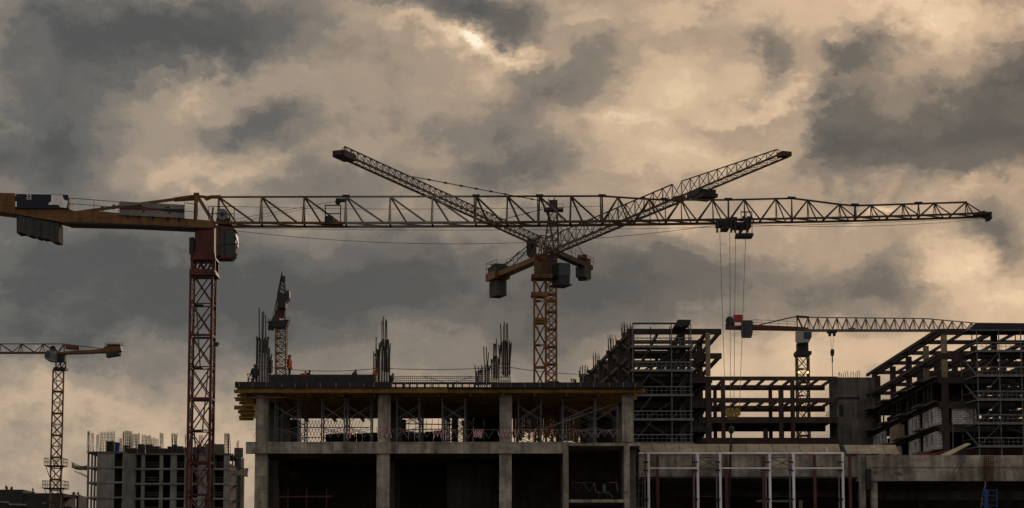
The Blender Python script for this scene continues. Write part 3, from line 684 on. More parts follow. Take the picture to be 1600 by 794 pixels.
# ---- red crane behind the steel frame ----------------------------------------
def red_crane():
    Y = 325.0; R = P(1253, 517, Y)
    t = thing('tower_crane', 'red tower crane with white cab and two lit lamps on its mast', 'tower crane', (R.x, Y, 0), 'tower cranes over the site')
    lattice_mast(t, R.x, Y, 0, P(1253,556,Y).z, 1.95, 2.3, m_yel_dull, chord=.24, brace=.12)
    b = MB(); b.pbox(1245,537,1262,551,Y,1.8).poly([(1242,550),(1266,550),(1266.5,555),(1263,557),(1243,557),(1241.5,554)], Y, 2.8); b.build('turret', m_dark, t)
    b = MB(); b.poly([(1244,518),(1266,519),(1266.5,528),(1263,536),(1246,537),(1244,531)], Y-1.2, 2.0); cab = b.build('cab', m_offwhite, t)
    b = MB(); b.poly([(1254.5,519.5),(1266.7,520),(1266.9,528),(1264,532),(1254.5,530.5)], Y-1.2, 2.06); b.build('window', m_glass, cab)
    b = MB(); b.poly([(1134,510.5),(1175,508.5),(1245,511.5),(1262,513),(1262,518),(1245,516.5),(1134,514.5)], Y, 1.7); b.build('counter_jib', m_red, t)
    b = MB(); c = P(1139.5,500.5,Y); b.tube(c-Vector((0,.7,0)), c+Vector((0,.7,0)), M(5.5,Y), 14); b.poly([(1134,506),(1146,503),(1148,511),(1134,511)], Y, 1.3); b.build('winch_drum', m_dark, t)
    b = MB(); b.pbox(1146,492.5,1159.5,503,Y-.4,1.1); b.build('control_cabinet', m_redbright, t)
    b = MB(); b.poly([(1159,501),(1174,500.5),(1176,503),(1176,519),(1174,528),(1159,528),(1158,521),(1158,503)], Y-1.0, .5); b.build('counterweight', m_bal, t)
    b = MB(); b.poly([(1160,501),(1174,500.5),(1176,503),(1176,519),(1174,528),(1160,528),(1158,521),(1158,503)], Y+1.0, .5); b.build('counterweight', m_bal, t)
    b = MB()
    for dy in (-.8,.8): b = MB(); railing(b, [P(1177,508.5,Y+dy), P(1243,511.5,Y+dy)], 1.0, .05, 1.5); b.build('railing', m_dark, t)
    b = MB()
    for dy in (-.6,.6): b.line([P(1186,508,Y+dy), P(1228,498,Y+dy), P(1246,494.5,Y+dy)], .18); b.bar(P(1245,495,Y+dy), P(1246,515,Y+dy), .18); b.bar(P(1246,496,Y+dy), P(1256,516,Y+dy), .26)
    b.bar(P(1244,494.5,Y), P(1264,496,Y), .35); b.build('a_frame', m_red, t)
    top = lambda x: 496+.01*(x-1262) if x < 1447 else 498+(x-1447)*.09 if x < 1525 else 505+(x-1525)*.01
    T = lambda x: P(x, top(x), Y); B = lambda x, s: P(x, 516.5, Y) + Vector((0,s*.85,0))
    b = MB(); xs = list(range(1255, 1741, 15))
    for p, q in zip(xs, xs[1:]):
        b.bar(T(p), T(q), .17); mid = (p+q)/2
        for s in (-1,1): b.bar(B(p,s), B(q,s), .24); b.bar(B(p,s), T(mid), .11); b.bar(T(mid), B(q-(2 if s>0 else 0),s), .11); b.bar(T(mid), B(mid,s), .07)
        b.bar(B(p,-1), B(p,1), .1)
    b.build('jib', m_greyjib, t)
    b = MB(); b.pbox(1293,517,1307,520,Y,2.0).pbox(1295,520,1298,525,Y,1.2).pbox(1302,520,1305,525,Y,1.2).pbox(1327,513,1335,517,Y,1.2); b.build('trolley', m_dark, t)
    b = MB()
    for x in (1297.5,1303): b.bar(P(x,524,Y), P(1300+(x-1300)*.3,548,Y), .05)
    b.build('hoist_rope', m_rope, t)
    b = MB(); b.poly([(1298.5,546),(1302.5,546),(1303.5,550),(1302.5,556),(1298.5,556),(1297.5,550)], Y, .6); b.build('hook_block', m_dark, t)
    b = MB(); b.bar(P(1300.5,556,Y), P(1300.5,566,Y), .2); b.bar(P(1300.5,566,Y), P(1301,600,Y), .1); b.build('sling', m_dark, t)
    for x in (1248.5, 1262):
        b = MB(); c = P(x, 582, Y-1.3); b.ball(c, M(1.5,Y), 8, 6); lp = b.build('lamp', m_lamp, t)
        b = MB(); b.bar(c+Vector((0,.25,-.3)), c+Vector((0,.7,.1)), .12); b.build('lamp_bracket', m_dark, lp)
red_crane()
# ------------------------------------------------------------------ ground
b = MB(); b.v = [Vector((-6000,-2000,0)),Vector((6000,-2000,0)),Vector((6000,9000,0)),Vector((-6000,9000,0))]; b.f = [(0,1,2,3)]
tag(b.build('ground', m_dirt), kind='structure')

# ------------------------------------------------------------------ concrete building in front
Y0 = 142.0; DEP = 21.0
Zf = lambda py: P(700, py, Y0).z
Xf = lambda px, py=700: P(px, py, Y0).x
zs_top, zs_bot = Zf(690.5), Zf(708.5)         # top and bottom of the edge beam
zl = Zf(850)                                   # lower floor
z_sof = Zf(614)                                # underside of the formwork
deck_z = Zf(605)
def rowy(k): return Y0 + .25 + k*6.9
fb = thing('concrete_building', 'unfinished grey concrete building with a dark open storey and formwork on top', 'building', (Xf(690), Y0+DEP/2, 0))
b = MB(); b.box(Xf(384), Xf(888)-.003, Y0, Y0+.55, zs_bot, zs_top); b.build('edge_beam', m_conc, fb)
b = MB(); b.box(Xf(384), Xf(888), Y0+.552, Y0+DEP, zs_top-.35, zs_top-.004); b.build('floor_slab', m_conc, fb)
b = MB()
for px in (405,597,788): b.box(Xf(px)-.3, Xf(px)+.3, Y0+.56, Y0+DEP-.1, zs_bot+.1, zs_top-.352)
for k in (1,2): b.box(Xf(384), Xf(888), rowy(k)-.3, rowy(k)+.3, zs_bot+.12, zs_top-.354)
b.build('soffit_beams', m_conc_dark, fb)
for (c0,c1,u0,u1) in ((397,416.5,399,417.5),(588,608,590,609.5),(780,799.5,780.5,800),(None,None,972.5,990)):
    for k in range(4):
        y = rowy(k)
        if c0:
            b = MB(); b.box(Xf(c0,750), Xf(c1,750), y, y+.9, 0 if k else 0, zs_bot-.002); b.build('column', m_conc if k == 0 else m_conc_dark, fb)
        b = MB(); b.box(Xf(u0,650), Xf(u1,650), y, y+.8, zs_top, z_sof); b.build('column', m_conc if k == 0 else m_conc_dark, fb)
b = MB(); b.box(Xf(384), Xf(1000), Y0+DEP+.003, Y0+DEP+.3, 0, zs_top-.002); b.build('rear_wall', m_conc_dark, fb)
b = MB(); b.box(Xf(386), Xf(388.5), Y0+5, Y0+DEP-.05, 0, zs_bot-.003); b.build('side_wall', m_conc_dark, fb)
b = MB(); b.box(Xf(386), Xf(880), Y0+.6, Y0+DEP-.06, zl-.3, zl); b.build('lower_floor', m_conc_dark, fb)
# cross walls and the two small rooms on the right
b = MB(); b.box(Xf(880,750), Xf(888.5,750), Y0-.02, Y0+8, 0, zs_bot-.002); b.build('cross_wall', m_conc, fb)
b = MB(); b.box(Xf(888.6), Xf(1001), Y0+.05, Y0+DEP-.1, Zf(696.5), Zf(692)); b.build('thin_slab', m_conc, fb)
b = MB(); b.box(Xf(975.5,750), Xf(984,750), Y0+.02, Y0+8, 0, Zf(696.6)); b.build('cross_wall', m_conc, fb)
b = MB(); b.box(Xf(984.1,750), Xf(996,750), Y0+1.6, Y0+12, 0, Zf(700)); b.build('cross_wall', m_conc_dark, fb)
b = MB(); b.box(Xf(888.7), Xf(975.4), Y0+.06, Y0+8, Zf(785), Zf(780.5)); b.build('room_floor', m_conc, fb)
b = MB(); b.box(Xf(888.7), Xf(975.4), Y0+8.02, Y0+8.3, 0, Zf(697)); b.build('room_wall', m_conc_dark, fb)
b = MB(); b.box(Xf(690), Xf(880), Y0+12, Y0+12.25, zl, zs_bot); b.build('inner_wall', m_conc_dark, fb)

gr = thing('guard_rail', 'thin guard rail inside the dark storey behind the leftmost concrete column', 'railing', (Xf(475), Y0+4, zl))
b = MB()
for px in (425,440,470,502): b.bar((Xf(px,780), Y0+4, zl), (Xf(px,780), Y0+4, Zf(757)), .07)
b.build('posts', m_brown, gr)
b = MB(); b.bar((Xf(418,780), Y0+4, Zf(772)), (Xf(512,780), Y0+4, Zf(771)), .12); b.build('rail', m_brown, gr)

# ---- timber formwork deck
fd = thing('formwork_deck', 'timber formwork deck on the shoring with stacked beam ends sticking out left', 'formwork', (Xf(690), Y0+DEP/2, deck_z))
xl, xr = Xf(390,610), Xf(1003,610)
b = MB(); zz = Zf(607.5); b.box(Xf(371,605), Xf(612,605), Y0-.9, Y0+DEP, zz, zz+.06); b.box(Xf(770,605), xr, Y0-.9, Y0+DEP, zz, zz+.06)
b.box(Xf(612.1,605), Xf(769.9,605), Y0-.9, Y0+DEP, zz-.02, zz+.03); b.build('plywood_sheet', m_ply, fd)
b = MB(); b.box(Xf(370,604), Xf(614,604), Y0-1.02, Y0-.9, zz-.03, Zf(599)); b.box(Xf(768,604), Xf(1004,604), Y0-1.02, Y0-.9, zz-.03, Zf(600)); b.build_each('edge_board', m_ply, fd)
b = MB(); b.box(Xf(614.1,600), Xf(767.9,600), Y0-1.02, Y0-.5, Zf(601.8), Zf(599.6)); b.build('raised_plank', m_ply, fd)
b = MB(); x = 618
while x < 768:
    w = random.uniform(1,3.5); b.box(Xf(x,603), Xf(x+w,603), Y0-1.0, Y0-.6, zz+.03, Zf(601.8)); x += random.uniform(7,15)
b.build_each('spacer_block', m_ply, fd)
b = MB()
for i in range(30):
    px = 377 + i*21.2 + random.uniform(-3,3)
    if 616 < px < 766 and i % 2: continue
    b.box(Xf(px,604)-.035, Xf(px,604)+.035, Y0-1.12, Y0-1.03, zz-.02, Zf(600+random.uniform(0,2)))
b.build_each('bracket', m_grey, fd)
b = MB(); b.box(Xf(373,612), Xf(700,612), Y0-.8, Y0-.55, Zf(615.5), Zf(608.2)); b.build('waler', m_tim, fd)
b = MB(); b.box(Xf(682,612), Xf(1008,612), Y0-.52, Y0-.28, Zf(614.8), Zf(608.4)); b.build('waler', m_tim, fd)
for i in range(18):
    y = Y0 + .4 + i*1.17; zt = zz-.05
    a = Xf(367 + random.uniform(0,9),620)*y/Y0*.985 if i else Xf(366,620)
    b = MB(); b.box(a, xr-random.uniform(0,.6), y-.05, y+.05, zt-.24, zt); b.box(a, xr-.7, y-.1, y+.1, zt-.06, zt-.001); b.box(a, xr-.7, y-.1, y+.1, zt-.241, zt-.19)
    b.build('joist', m_joist, fd)
for i in range(13):
    px = 385+i*50; b = MB()
    b.box(Xf(px,620)-.08, Xf(px,620)+.08, Y0-.2, Y0+DEP-.3, zz-.56, zz-.3); b.build('bearer', m_tim, fd)
# the ragged stack of beam ends at the left corner
for i, (x0,x1,y0,y1) in enumerate(((366,392,609,614),(371,396,616,620),(368,398,622,627),(374,398,628,632),(366,396,634,640),(372,398,641,646),(376,397,647,652),(374,396,653,657))):
    y = Y0 + i*2.4; s = y/Y0
    b = MB(); p0, p1 = P(x0,y1,Y0), P(x1,y0,Y0)
    ya = Y0 + .1 + i*.34
    q0, q1 = P(x0,y1,ya), P(x1,y0,ya)
    b.box(q0.x, q1.x, ya-.12, ya+.12, q0.z, q1.z); b.build('beam_end', m_tim, fd)
b = MB(); b.bar(P(366,622,Y0-.7), P(448,621,Y0-.7), .1); b.build('loose_batten', m_brown, fd)

# ---- kerb formwork on the deck, with a lower platform behind it
kf = thing('kerb_formwork', 'long dark upstand formwork on the left half of the deck', 'formwork', (Xf(500), Y0+1, deck_z))
b = MB(); b.box(Xf(420,592), Xf(586,592), Y0-.2, Y0, zz+.065, Zf(586)); kp = b.build('panel', m_dark, kf)
b = MB()
for i in range(12): px = 426+i*14; b.box(Xf(px,592)-.05, Xf(px,592)+.05, Y0-.3, Y0-.203, zz+.065, Zf(587))
b.build_each('stiffener', m_dark, kf)
b = MB(); b.box(Xf(424,592), Xf(586,592), Y0+.4, Y0+5.5, zz+.063, Zf(591)); b.build('platform', m_ply, kf)
b = MB(); px = 421
while px < 584: b.bar((Xf(px,586), Y0-.1, Zf(588)), (Xf(px,586)+random.uniform(-.03,.03), Y0-.1, Zf(584.3)), .025); px += 2.3
b.build('starter_bars', m_rebar, kf)

# ---- rebar mesh, right half
rm = thing('rebar_mesh', 'low standing rebar mesh along the deck edge between two tall rebar columns', 'rebar mesh', (Xf(680), Y0+.4, deck_z))
b = MB(); px = 614
while px < 748: b.bar((Xf(px,595), Y0+.4, zz), (Xf(px,595), Y0+.4, Zf(586.5)), .03); px += 3.0
b.build('vertical_bars', m_rebar, rm)
b = MB()
for py in (587.2,590,594): b.bar((Xf(614,590), Y0+.45, Zf(py)), (Xf(747,590), Y0+.45, Zf(py)), .035)
b.bar((Xf(660,590), Y0+.5, Zf(587)), (Xf(700,590), Y0+.5, Zf(598)), .03); b.bar((Xf(738,590), Y0+.5, Zf(587)), (Xf(705,590), Y0+.5, Zf(598)), .03)
b.build('horizontal_bars', m_rebar, rm)

# ---- rebar columns
def rebar_column(label, x0, x1, ytop, ymid, yhoop, Y, ybase=604, nb=(5,3), dense=.16, mm=None):
    mm = mm or m_rebar
    a = P(x0, ybase, Y); c = P(x1, ybase, Y); zb = max(zz, a.z) if Y < 165 else a.z; dx = c.x-a.x
    t = thing('rebar_column', label, 'rebar', ((a.x+c.x)/2, Y+dx/2, zb), 'column rebar cages standing on the site')
    zt, zm, zh = P(x0, ytop, Y).z, P(x0, ymid, Y).z, P(x0, yhoop, Y).z
    pts = []
    for i in range(nb[0]):
        for j in range(nb[1]):
            if 0 < i < nb[0]-1 and 0 < j < nb[1]-1: continue
            pts.append((a.x + dx*i/(nb[0]-1), Y + dx*.8*j/(nb[1]-1)))
    for k, (x, y) in enumerate(pts):
        z1 = zt - random.uniform(0, .5) if (k % 3 != 1) else zm - random.uniform(0,.5)
        if x - a.x < dx*.01 or a.x+dx-x < dx*.01: z1 = (zm if ymid > ytop+20 else z1) - random.uniform(0,.3)
        b = MB(); lx, ly = random.uniform(-.11,.11), random.uniform(-.11,.11)
        b.bar((x,y,zb), (x,y,zh), .065); b.bar((x,y,zh), (x+lx,y+ly,max(z1, zh+.2)), .075)
        if z1 > zm: b.bar((x+.09,y,zh-1), (x+.09,y,zm), .08)
        b.build('bar', mm, t)
    b = MB(); z = zb+.15
    while z < zh:
        x0_, x1_, y0_, y1_ = a.x-.02, c.x+.02, Y-.03, Y+dx*.8+.03
        b.bar((x0_,y0_,z),(x1_,y0_,z),.035).bar((x0_,y1_,z),(x1_,y1_,z),.03).bar((x0_,y0_,z),(x0_,y1_,z),.03).bar((x1_,y0_,z),(x1_,y1_,z),.03)
        z += dense*random.uniform(.85,1.2)
    b.build('hoops', mm, t)
    return t
rebar_column('tall rebar column beside the worker in dark clothes', 400, 416.5, 481, 530, 530, Y0+.6, nb=(5,3))
rebar_column('shorter rebar bundle just right of the leftmost tall rebar column', 417.5, 422.5, 543, 562, 562, Y0+3, nb=(3,2))
rebar_column('tall rebar column above the second concrete column', 592, 608, 491, 530, 560, Y0+.6, nb=(5,3))
rebar_column('stepped lower rebar cage left of the rebar above the second concrete column', 583.5, 590.5, 519, 545, 562, Y0+3, nb=(3,3))
rebar_column('lowest and leftmost cage of the stepped rebar row right of the middle', 743, 751, 566, 580, 582, Y0+9, nb=(3,3))
rebar_column('second lowest cage of the stepped rebar row right of the middle', 753.5, 765, 541, 570, 578, Y0+6.5, nb=(4,3))
rebar_column('second tallest cage of the stepped rebar row right of the middle', 767.5, 779, 528, 556, 570, Y0+3.5, nb=(5,3))
rebar_column('tallest cage of the stepped rebar row above the third concrete column', 781, 797, 498, 532, 566, Y0+.6, nb=(6,3), dense=.3)
rebar_column('small rebar cage on the right end of the deck beside the pale plank', 906.5, 917, 568, 584, 590, Y0+8, nb=(4,3))
rebar_column('tiny thin rebar stub right of the yellow crane mast', 893.5, 900, 589, 593, 596, Y0+9, nb=(3,2))

b = MB(); b.box(Xf(903,599), Xf(944,599), Y0-.4, Y0-.1, Zf(601), Zf(598.4))
for px in (905,922,941): b.box(Xf(px,602), Xf(px+2.5,602), Y0-.4, Y0-.12, zz+.061, Zf(601)-.002)
solo('plank', 'pale plank lying on blocks at the right end of the deck', 'plank', b, m_tan)
b = MB(); b.poly([(918,587),(923,587),(923,600),(918,600)], Y0+3, .5); b.pbox(917,586,924,587,Y0+3,.7); b.pbox(919.5,583.5,921.5,586,Y0+3,.2)
b2 = b; solo('formwork_box', 'small dark box standing right of the small rebar cage on the deck', 'box', b, m_ply)
b = MB()
for (x,y,r) in ((866,599,2.4),(870,597,3),(875,599,2.6),(880,599.5,2)): b.ball(P(x,y,Y0+.4), M(r,Y0), 8, 6, (1.3,1,.8))
solo('debris_heap', 'low heap of rubble on the deck edge right of the crane masts', 'debris', b, m_dark, smooth=True)

# ---- bags and stand on the deck
def sack(px, py, w, h, m, label):
    c = P(px, py, Y0+1.2); b = MB(); r = M(w/2, Y0)
    n0 = len(b.v); b.ball(c, r, 12, 8, (1,.7,h/w))
    for i, v in enumerate(b.v):
        d = v - c; k = 1 + .12*math.sin(d.x*9+px)+.1*math.sin(d.z*14+d.y*8)
        b.v[i] = c + d*k
    top = c + Vector((r*.25,0,r*h/w*.9)); b.tube(top, top+Vector((.08,0,.16)), .05, 7, .11)
    return solo('sack', label, 'sack', b, m, smooth=True)
sack(475, 586.5, 11, 7, m_orange, 'flat orange sack on the kerb formwork right of the worker in orange')
sack(482, 585.5, 7, 8, m_dark, 'dark tied sack leaning against the flat orange sack')
sack(554, 586, 8, 11, m_brown, 'dull red pointed sack alone on the kerb formwork')
sack(585.5, 584.5, 8, 8, m_orange, 'small orange sack at the left foot of the second rebar column')
sack(612, 592, 9, 11, m_brown, 'round dark red sack at the right foot of the second rebar column')
st = thing('trestle', 'small metal trestle at the left end of the deck beside the worker', 'trestle', P(388.5,600,Y0+.3))
b = MB(); y = Y0+.3
b.bar(P(385,584.5,y), P(391,584.5,y), .06); b.build('top_rail', m_grey, st)
b = MB()
for x0, x1 in ((386.5,388),(391,389),):
    b.bar(P(x0,584.5,y), P(x1,590,y), .05)
b.pbox(387,590,389.5,606,y,.25).pbox(392,592,394,606,y,.1).bar(P(388,592,y), P(396,592,y), .06); b.build('legs', m_grey, st)
# safety lines strung along the deck
def sagline(p, q, s, w, n=14):
    b = MB(); p, q = Vector(p), Vector(q)
    b.line([p.lerp(q, i/n) - Vector((0,0,s*4*(i/n)*(1-i/n))) for i in range(n+1)], w); return b
for lab, p, q, s in (('thin safety line from the left rebar column to the second one', P(421,574,Y0+.8), P(592,575.5,Y0+.8), .25),
                     ('thin safety line from the second rebar column to the stepped rebar row', P(608,576,Y0+.8), P(782,574,Y0+.8), .12),
                     ('thin safety line from the stepped rebar row to the small right rebar cage', P(797,574,Y0+.8), P(908,585,Y0+8), .1)):
    solo('safety_line', lab, 'line', sagline(p, q, s, .045), m_rope, group='safety lines strung over the deck')

# ---- shoring towers under the deck
def shoring_tower(w, d):
    t = thing('shoring_tower', 'x', 'shoring tower', (0,0,0), 'grey shoring towers under the timber deck')
    H = (zz-.57) - zs_top
    for x in (0, w):
        for y in (0, d):
            b = MB(); b.tube((x,y,.04), (x,y,H-.12), .058, 6); b.box(x-.09,x+.09,y-.09,y+.09,0,.04); b.box(x-.1,x+.1,y-.08,y+.08,H-.12,H-.003)
            b.build('leg', m_grey, t)
    for y in (0, d):
        b = MB(); z0, z1 = H*.52, H*.84; b.bar((0,y-.05,z0),(w,y-.05,z1),.05); b.bar((0,y+.05,z1),(w,y+.05,z0),.05); b.build('cross_brace', m_grey, t)
        b = MB(); b.bar((0,y-.05,.7),(w,y-.05,H*.36),.04); b.bar((0,y+.05,H*.36),(w,y+.05,.7),.04); b.build('cross_brace', m_grey, t)
    for x in (0, w):
        b = MB()
        for z in (.3, H*.4, H*.75): b.bar((x+.02,0,z),(x+.02,d,z),.04)
        b.build('side_frame', m_grey, t)
    return t
ordn = ['first','second','third','fourth','fifth','sixth','seventh']
pairs = (426,500,541,618,690,810,880)
proto = {}
for r, yr in enumerate((Y0+1.3, Y0+6.0, Y0+11.2, Y0+16.5)):
    seen = 0
    for i, px in enumerate(pairs):
        if (r, i) in ((2,1),(3,1),(3,2),(2,0),(3,3),(1,2),(2,3),(1,1),(3,0),(2,2)): continue
        if i not in proto: proto[i] = t = shoring_tower(M((463-426,36,37,36,36,36,52)[i], Y0), 1.6)
        else: t = copy_tree(proto[i])
        t.location = (P(px, 650, Y0).x, yr, zs_top + .001)
        t['label'] = '%s shoring tower from the left in the %s row under the deck' % (ordn[seen], ('front','second','third','rear')[r]); seen += 1
t = copy_tree(proto[3]); t.location = (P(931,650,Y0).x, Y0+1.35, zs_top+.001); t['label'] = 'shoring tower left of the rightmost concrete column, braced beside the tape'
b = MB(); b.bar(P(843,672,Y0+1.2), P(965,630,Y0+1.2), .07); b.build('raking_brace', m_grey, t)

# ---- clutter at the rear of the shored storey
def panels(x0, x1, ytop, Y, label, m=m_dark):
    b = MB(); px = x0
    while px < x1 - 1:
        w = random.uniform(8, 18); q = min(px+w, x1); tp = ytop + random.uniform(-2.5, 2.5)
        a, c = P(px+.05, tp, Y), P(q-.05, tp, Y); dy = random.uniform(-.3,.3)
        b.box(a.x, c.x, Y+dy, Y+dy+.15, zs_top+.002, a.z); px = q
    return solo('formwork_stack', label, 'formwork', b, m)
panels(508, 592, 677, Y0+17.5, 'dark formwork panels stacked at the rear of the second bay')
panels(612, 690, 673, Y0+17.5, 'dark formwork panels stacked at the rear behind the third bay')
panels(706, 716, 645, Y0+16, 'narrow dark formwork stack behind the two pink tape tangles')
panels(728, 782, 622, Y0+18, 'tall dark formwork panels left of the third concrete column')
b = MB()
for i in range(5): b.box(P(721,660,Y0+14).x, P(741,660,Y0+14).x, Y0+14+i*.2, Y0+14.15+i*.2, P(721,665-i%2*2,Y0+14).z, P(721,657,Y0+14).z)
for px in (724, 738): b.box(P(px-1,660,Y0+14).x, P(px+1,660,Y0+14).x, Y0+14.1, Y0+14.9, zs_top+.002, P(721,665,Y0+14).z-.003)
solo('timber_stack', 'yellow timber bundle on bearers left of the third concrete column', 'timber', b, m_joist)
b = MB(); px = 801
while px < 905:
    w = random.uniform(3, 6.5); Yh = Y0+17
    a, c = P(px+.08, 640, Yh), P(px+w-.08, 640, Yh); zb_ = P(px, random.uniform(674,692), Yh).z
    b.box(a.x, c.x, Yh, Yh+.06, zb_, zz-.6); px += w
for py in (650,668): b.box(P(801,py,Y0+17).x, P(905,py,Y0+17).x, Y0+17.07, Y0+17.15, P(800,py+2,Y0+17).z, P(800,py,Y0+17).z)
for px in (803,836,869,902): b.box(P(px,py,Y0+17).x, P(px+2,py,Y0+17).x, Y0+17.16, Y0+17.3, zs_top+.002, zz-.6)
solo('timber_hoarding', 'yellowish vertical board hoarding behind the fourth bay with gaps below', 'hoarding', b, m_joist)
panels(906, 972, 625, Y0+17.6, 'dark formwork panels at the rear of the rightmost bay')
b = MB()
for i in range(3):
    Yn = Y0+20; x0 = 440+i*44
    for k in range(9):
        b.bar(P(x0+k*5, 657, Yn), P(x0+k*5-22, 712, Yn), .035); b.bar(P(x0+k*5-22, 657, Yn+.1), P(x0+k*5, 712, Yn+.1), .035)
for py in (668,684,700): b.bar(P(425,py,Y0+20), P(578,py,Y0+20), .07)
solo('mesh_screen', 'diagonal wire mesh screen across the rear of the first bays', 'mesh', b, m_rebar)
b = MB()
for i in range(7):
    Yn = Y0+19.5; px = 640+i*9; b.bar(P(px, 655, Yn), P(px+random.uniform(-8,8), 712, Yn), .04)
for py in (662,672,690): b.bar(P(615,py,Y0+19.5), P(712,py+random.uniform(-2,2),Y0+19.5), .08)
solo('bar_rack', 'rack of loose bars across the rear of the middle bay', 'rack', b, m_rebar)

# ---- warning tape zigzags
def tape(label, x0, x1, per, y0=671, y1=684, Y=None, jag=.3, dense=()):
    Y = Y or Y0+.35; b = MB(); px = x0; up = True; pts = []
    while px < x1:
        pts.append(P(px, (y0 if up else y1)+random.uniform(-1,1), Y)+Vector((0,random.uniform(-.03,.03),0)))
        d = per
        for c, hw, f in dense:
            if abs(px-c) < hw: d = per*f
        px += d*random.uniform(1-jag, 1+jag); up = not up
    for p, q in zip(pts, pts[1:]): b.bar(p, q, .012, .055) if abs(p.x-q.x) > abs(p.z-q.z) else b.bar(p, q, .05, .012)
    b.bar(P(x0,y0,Y), P(x1,y0+.5,Y), .012)
    return solo('warning_tape', label, 'tape', b, m_tape, group='pink and white tape zigzagging along the slab edge')
tape('pink warning tape zigzag around the foot of the leftmost upper column', 390, 413, 7)
tape('pink warning tape zigzag across the shored bay between the first two columns', 470, 588, 6.5, dense=((545,8,.5),))
tape('dense pink tape wound around the second upper column', 588, 612, 3.5, y0=668, y1=685, Y=Y0+.15)
tape('pink warning tape zigzag with two dense tangles in the middle bay', 612, 778, 8, dense=((680,10,.35),(744,9,.16),(738,3,.2)))
tape('dense pink tape wound around the third upper column', 778, 803, 2.6, y0=673, y1=683, Y=Y0+.15)
tape('long pink warning tape zigzag in front of the board hoarding', 803, 888, 4.2)
tape('tight pink warning tape zigzag between the hoarding and the rightmost column', 888, 982, 5.2, y0=672, y1=683)
tape('loose pale tape zigzag hanging in the small dark room', 894, 930, 8, y0=754, y1=769, Y=Y0+3.5)
b = MB(); y = Y0+3.5; b.line([P(929,756,y),P(931,769,y),P(938,769.5,y),P(942,772,y),P(948,769.5,y),P(952,770,y),P(958,778,y)], .035); b.line([P(952,754,y),P(963,754,y),P(965.5,769,y)], .05)
solo('warning_tape', 'fallen pale tape draped over the chair in the small room', 'tape', b, m_tape, group='pink and white tape zigzagging along the slab edge')
ch = thing('chair', 'small dark chair in the room below the right end of the deck', 'chair', P(943,780.4,Y0+1.2))
y = Y0+1.2
b = MB(); b.pbox(935,770.5,950,772,y,.55); b.build('seat', m_ply, ch)
b = MB(); b.pbox(942,757,946.5,769,y+.25,.06); b.build('backrest', m_conc_dark, ch)
for px in (936,949):
    for dy in (-.22,.22): b = MB(); b.bar(P(px,772,y)+Vector((0,dy,0)), Vector((P(px,772,y).x, y+dy, Zf(780.5))), .05); b.build('leg', m_ply, ch)

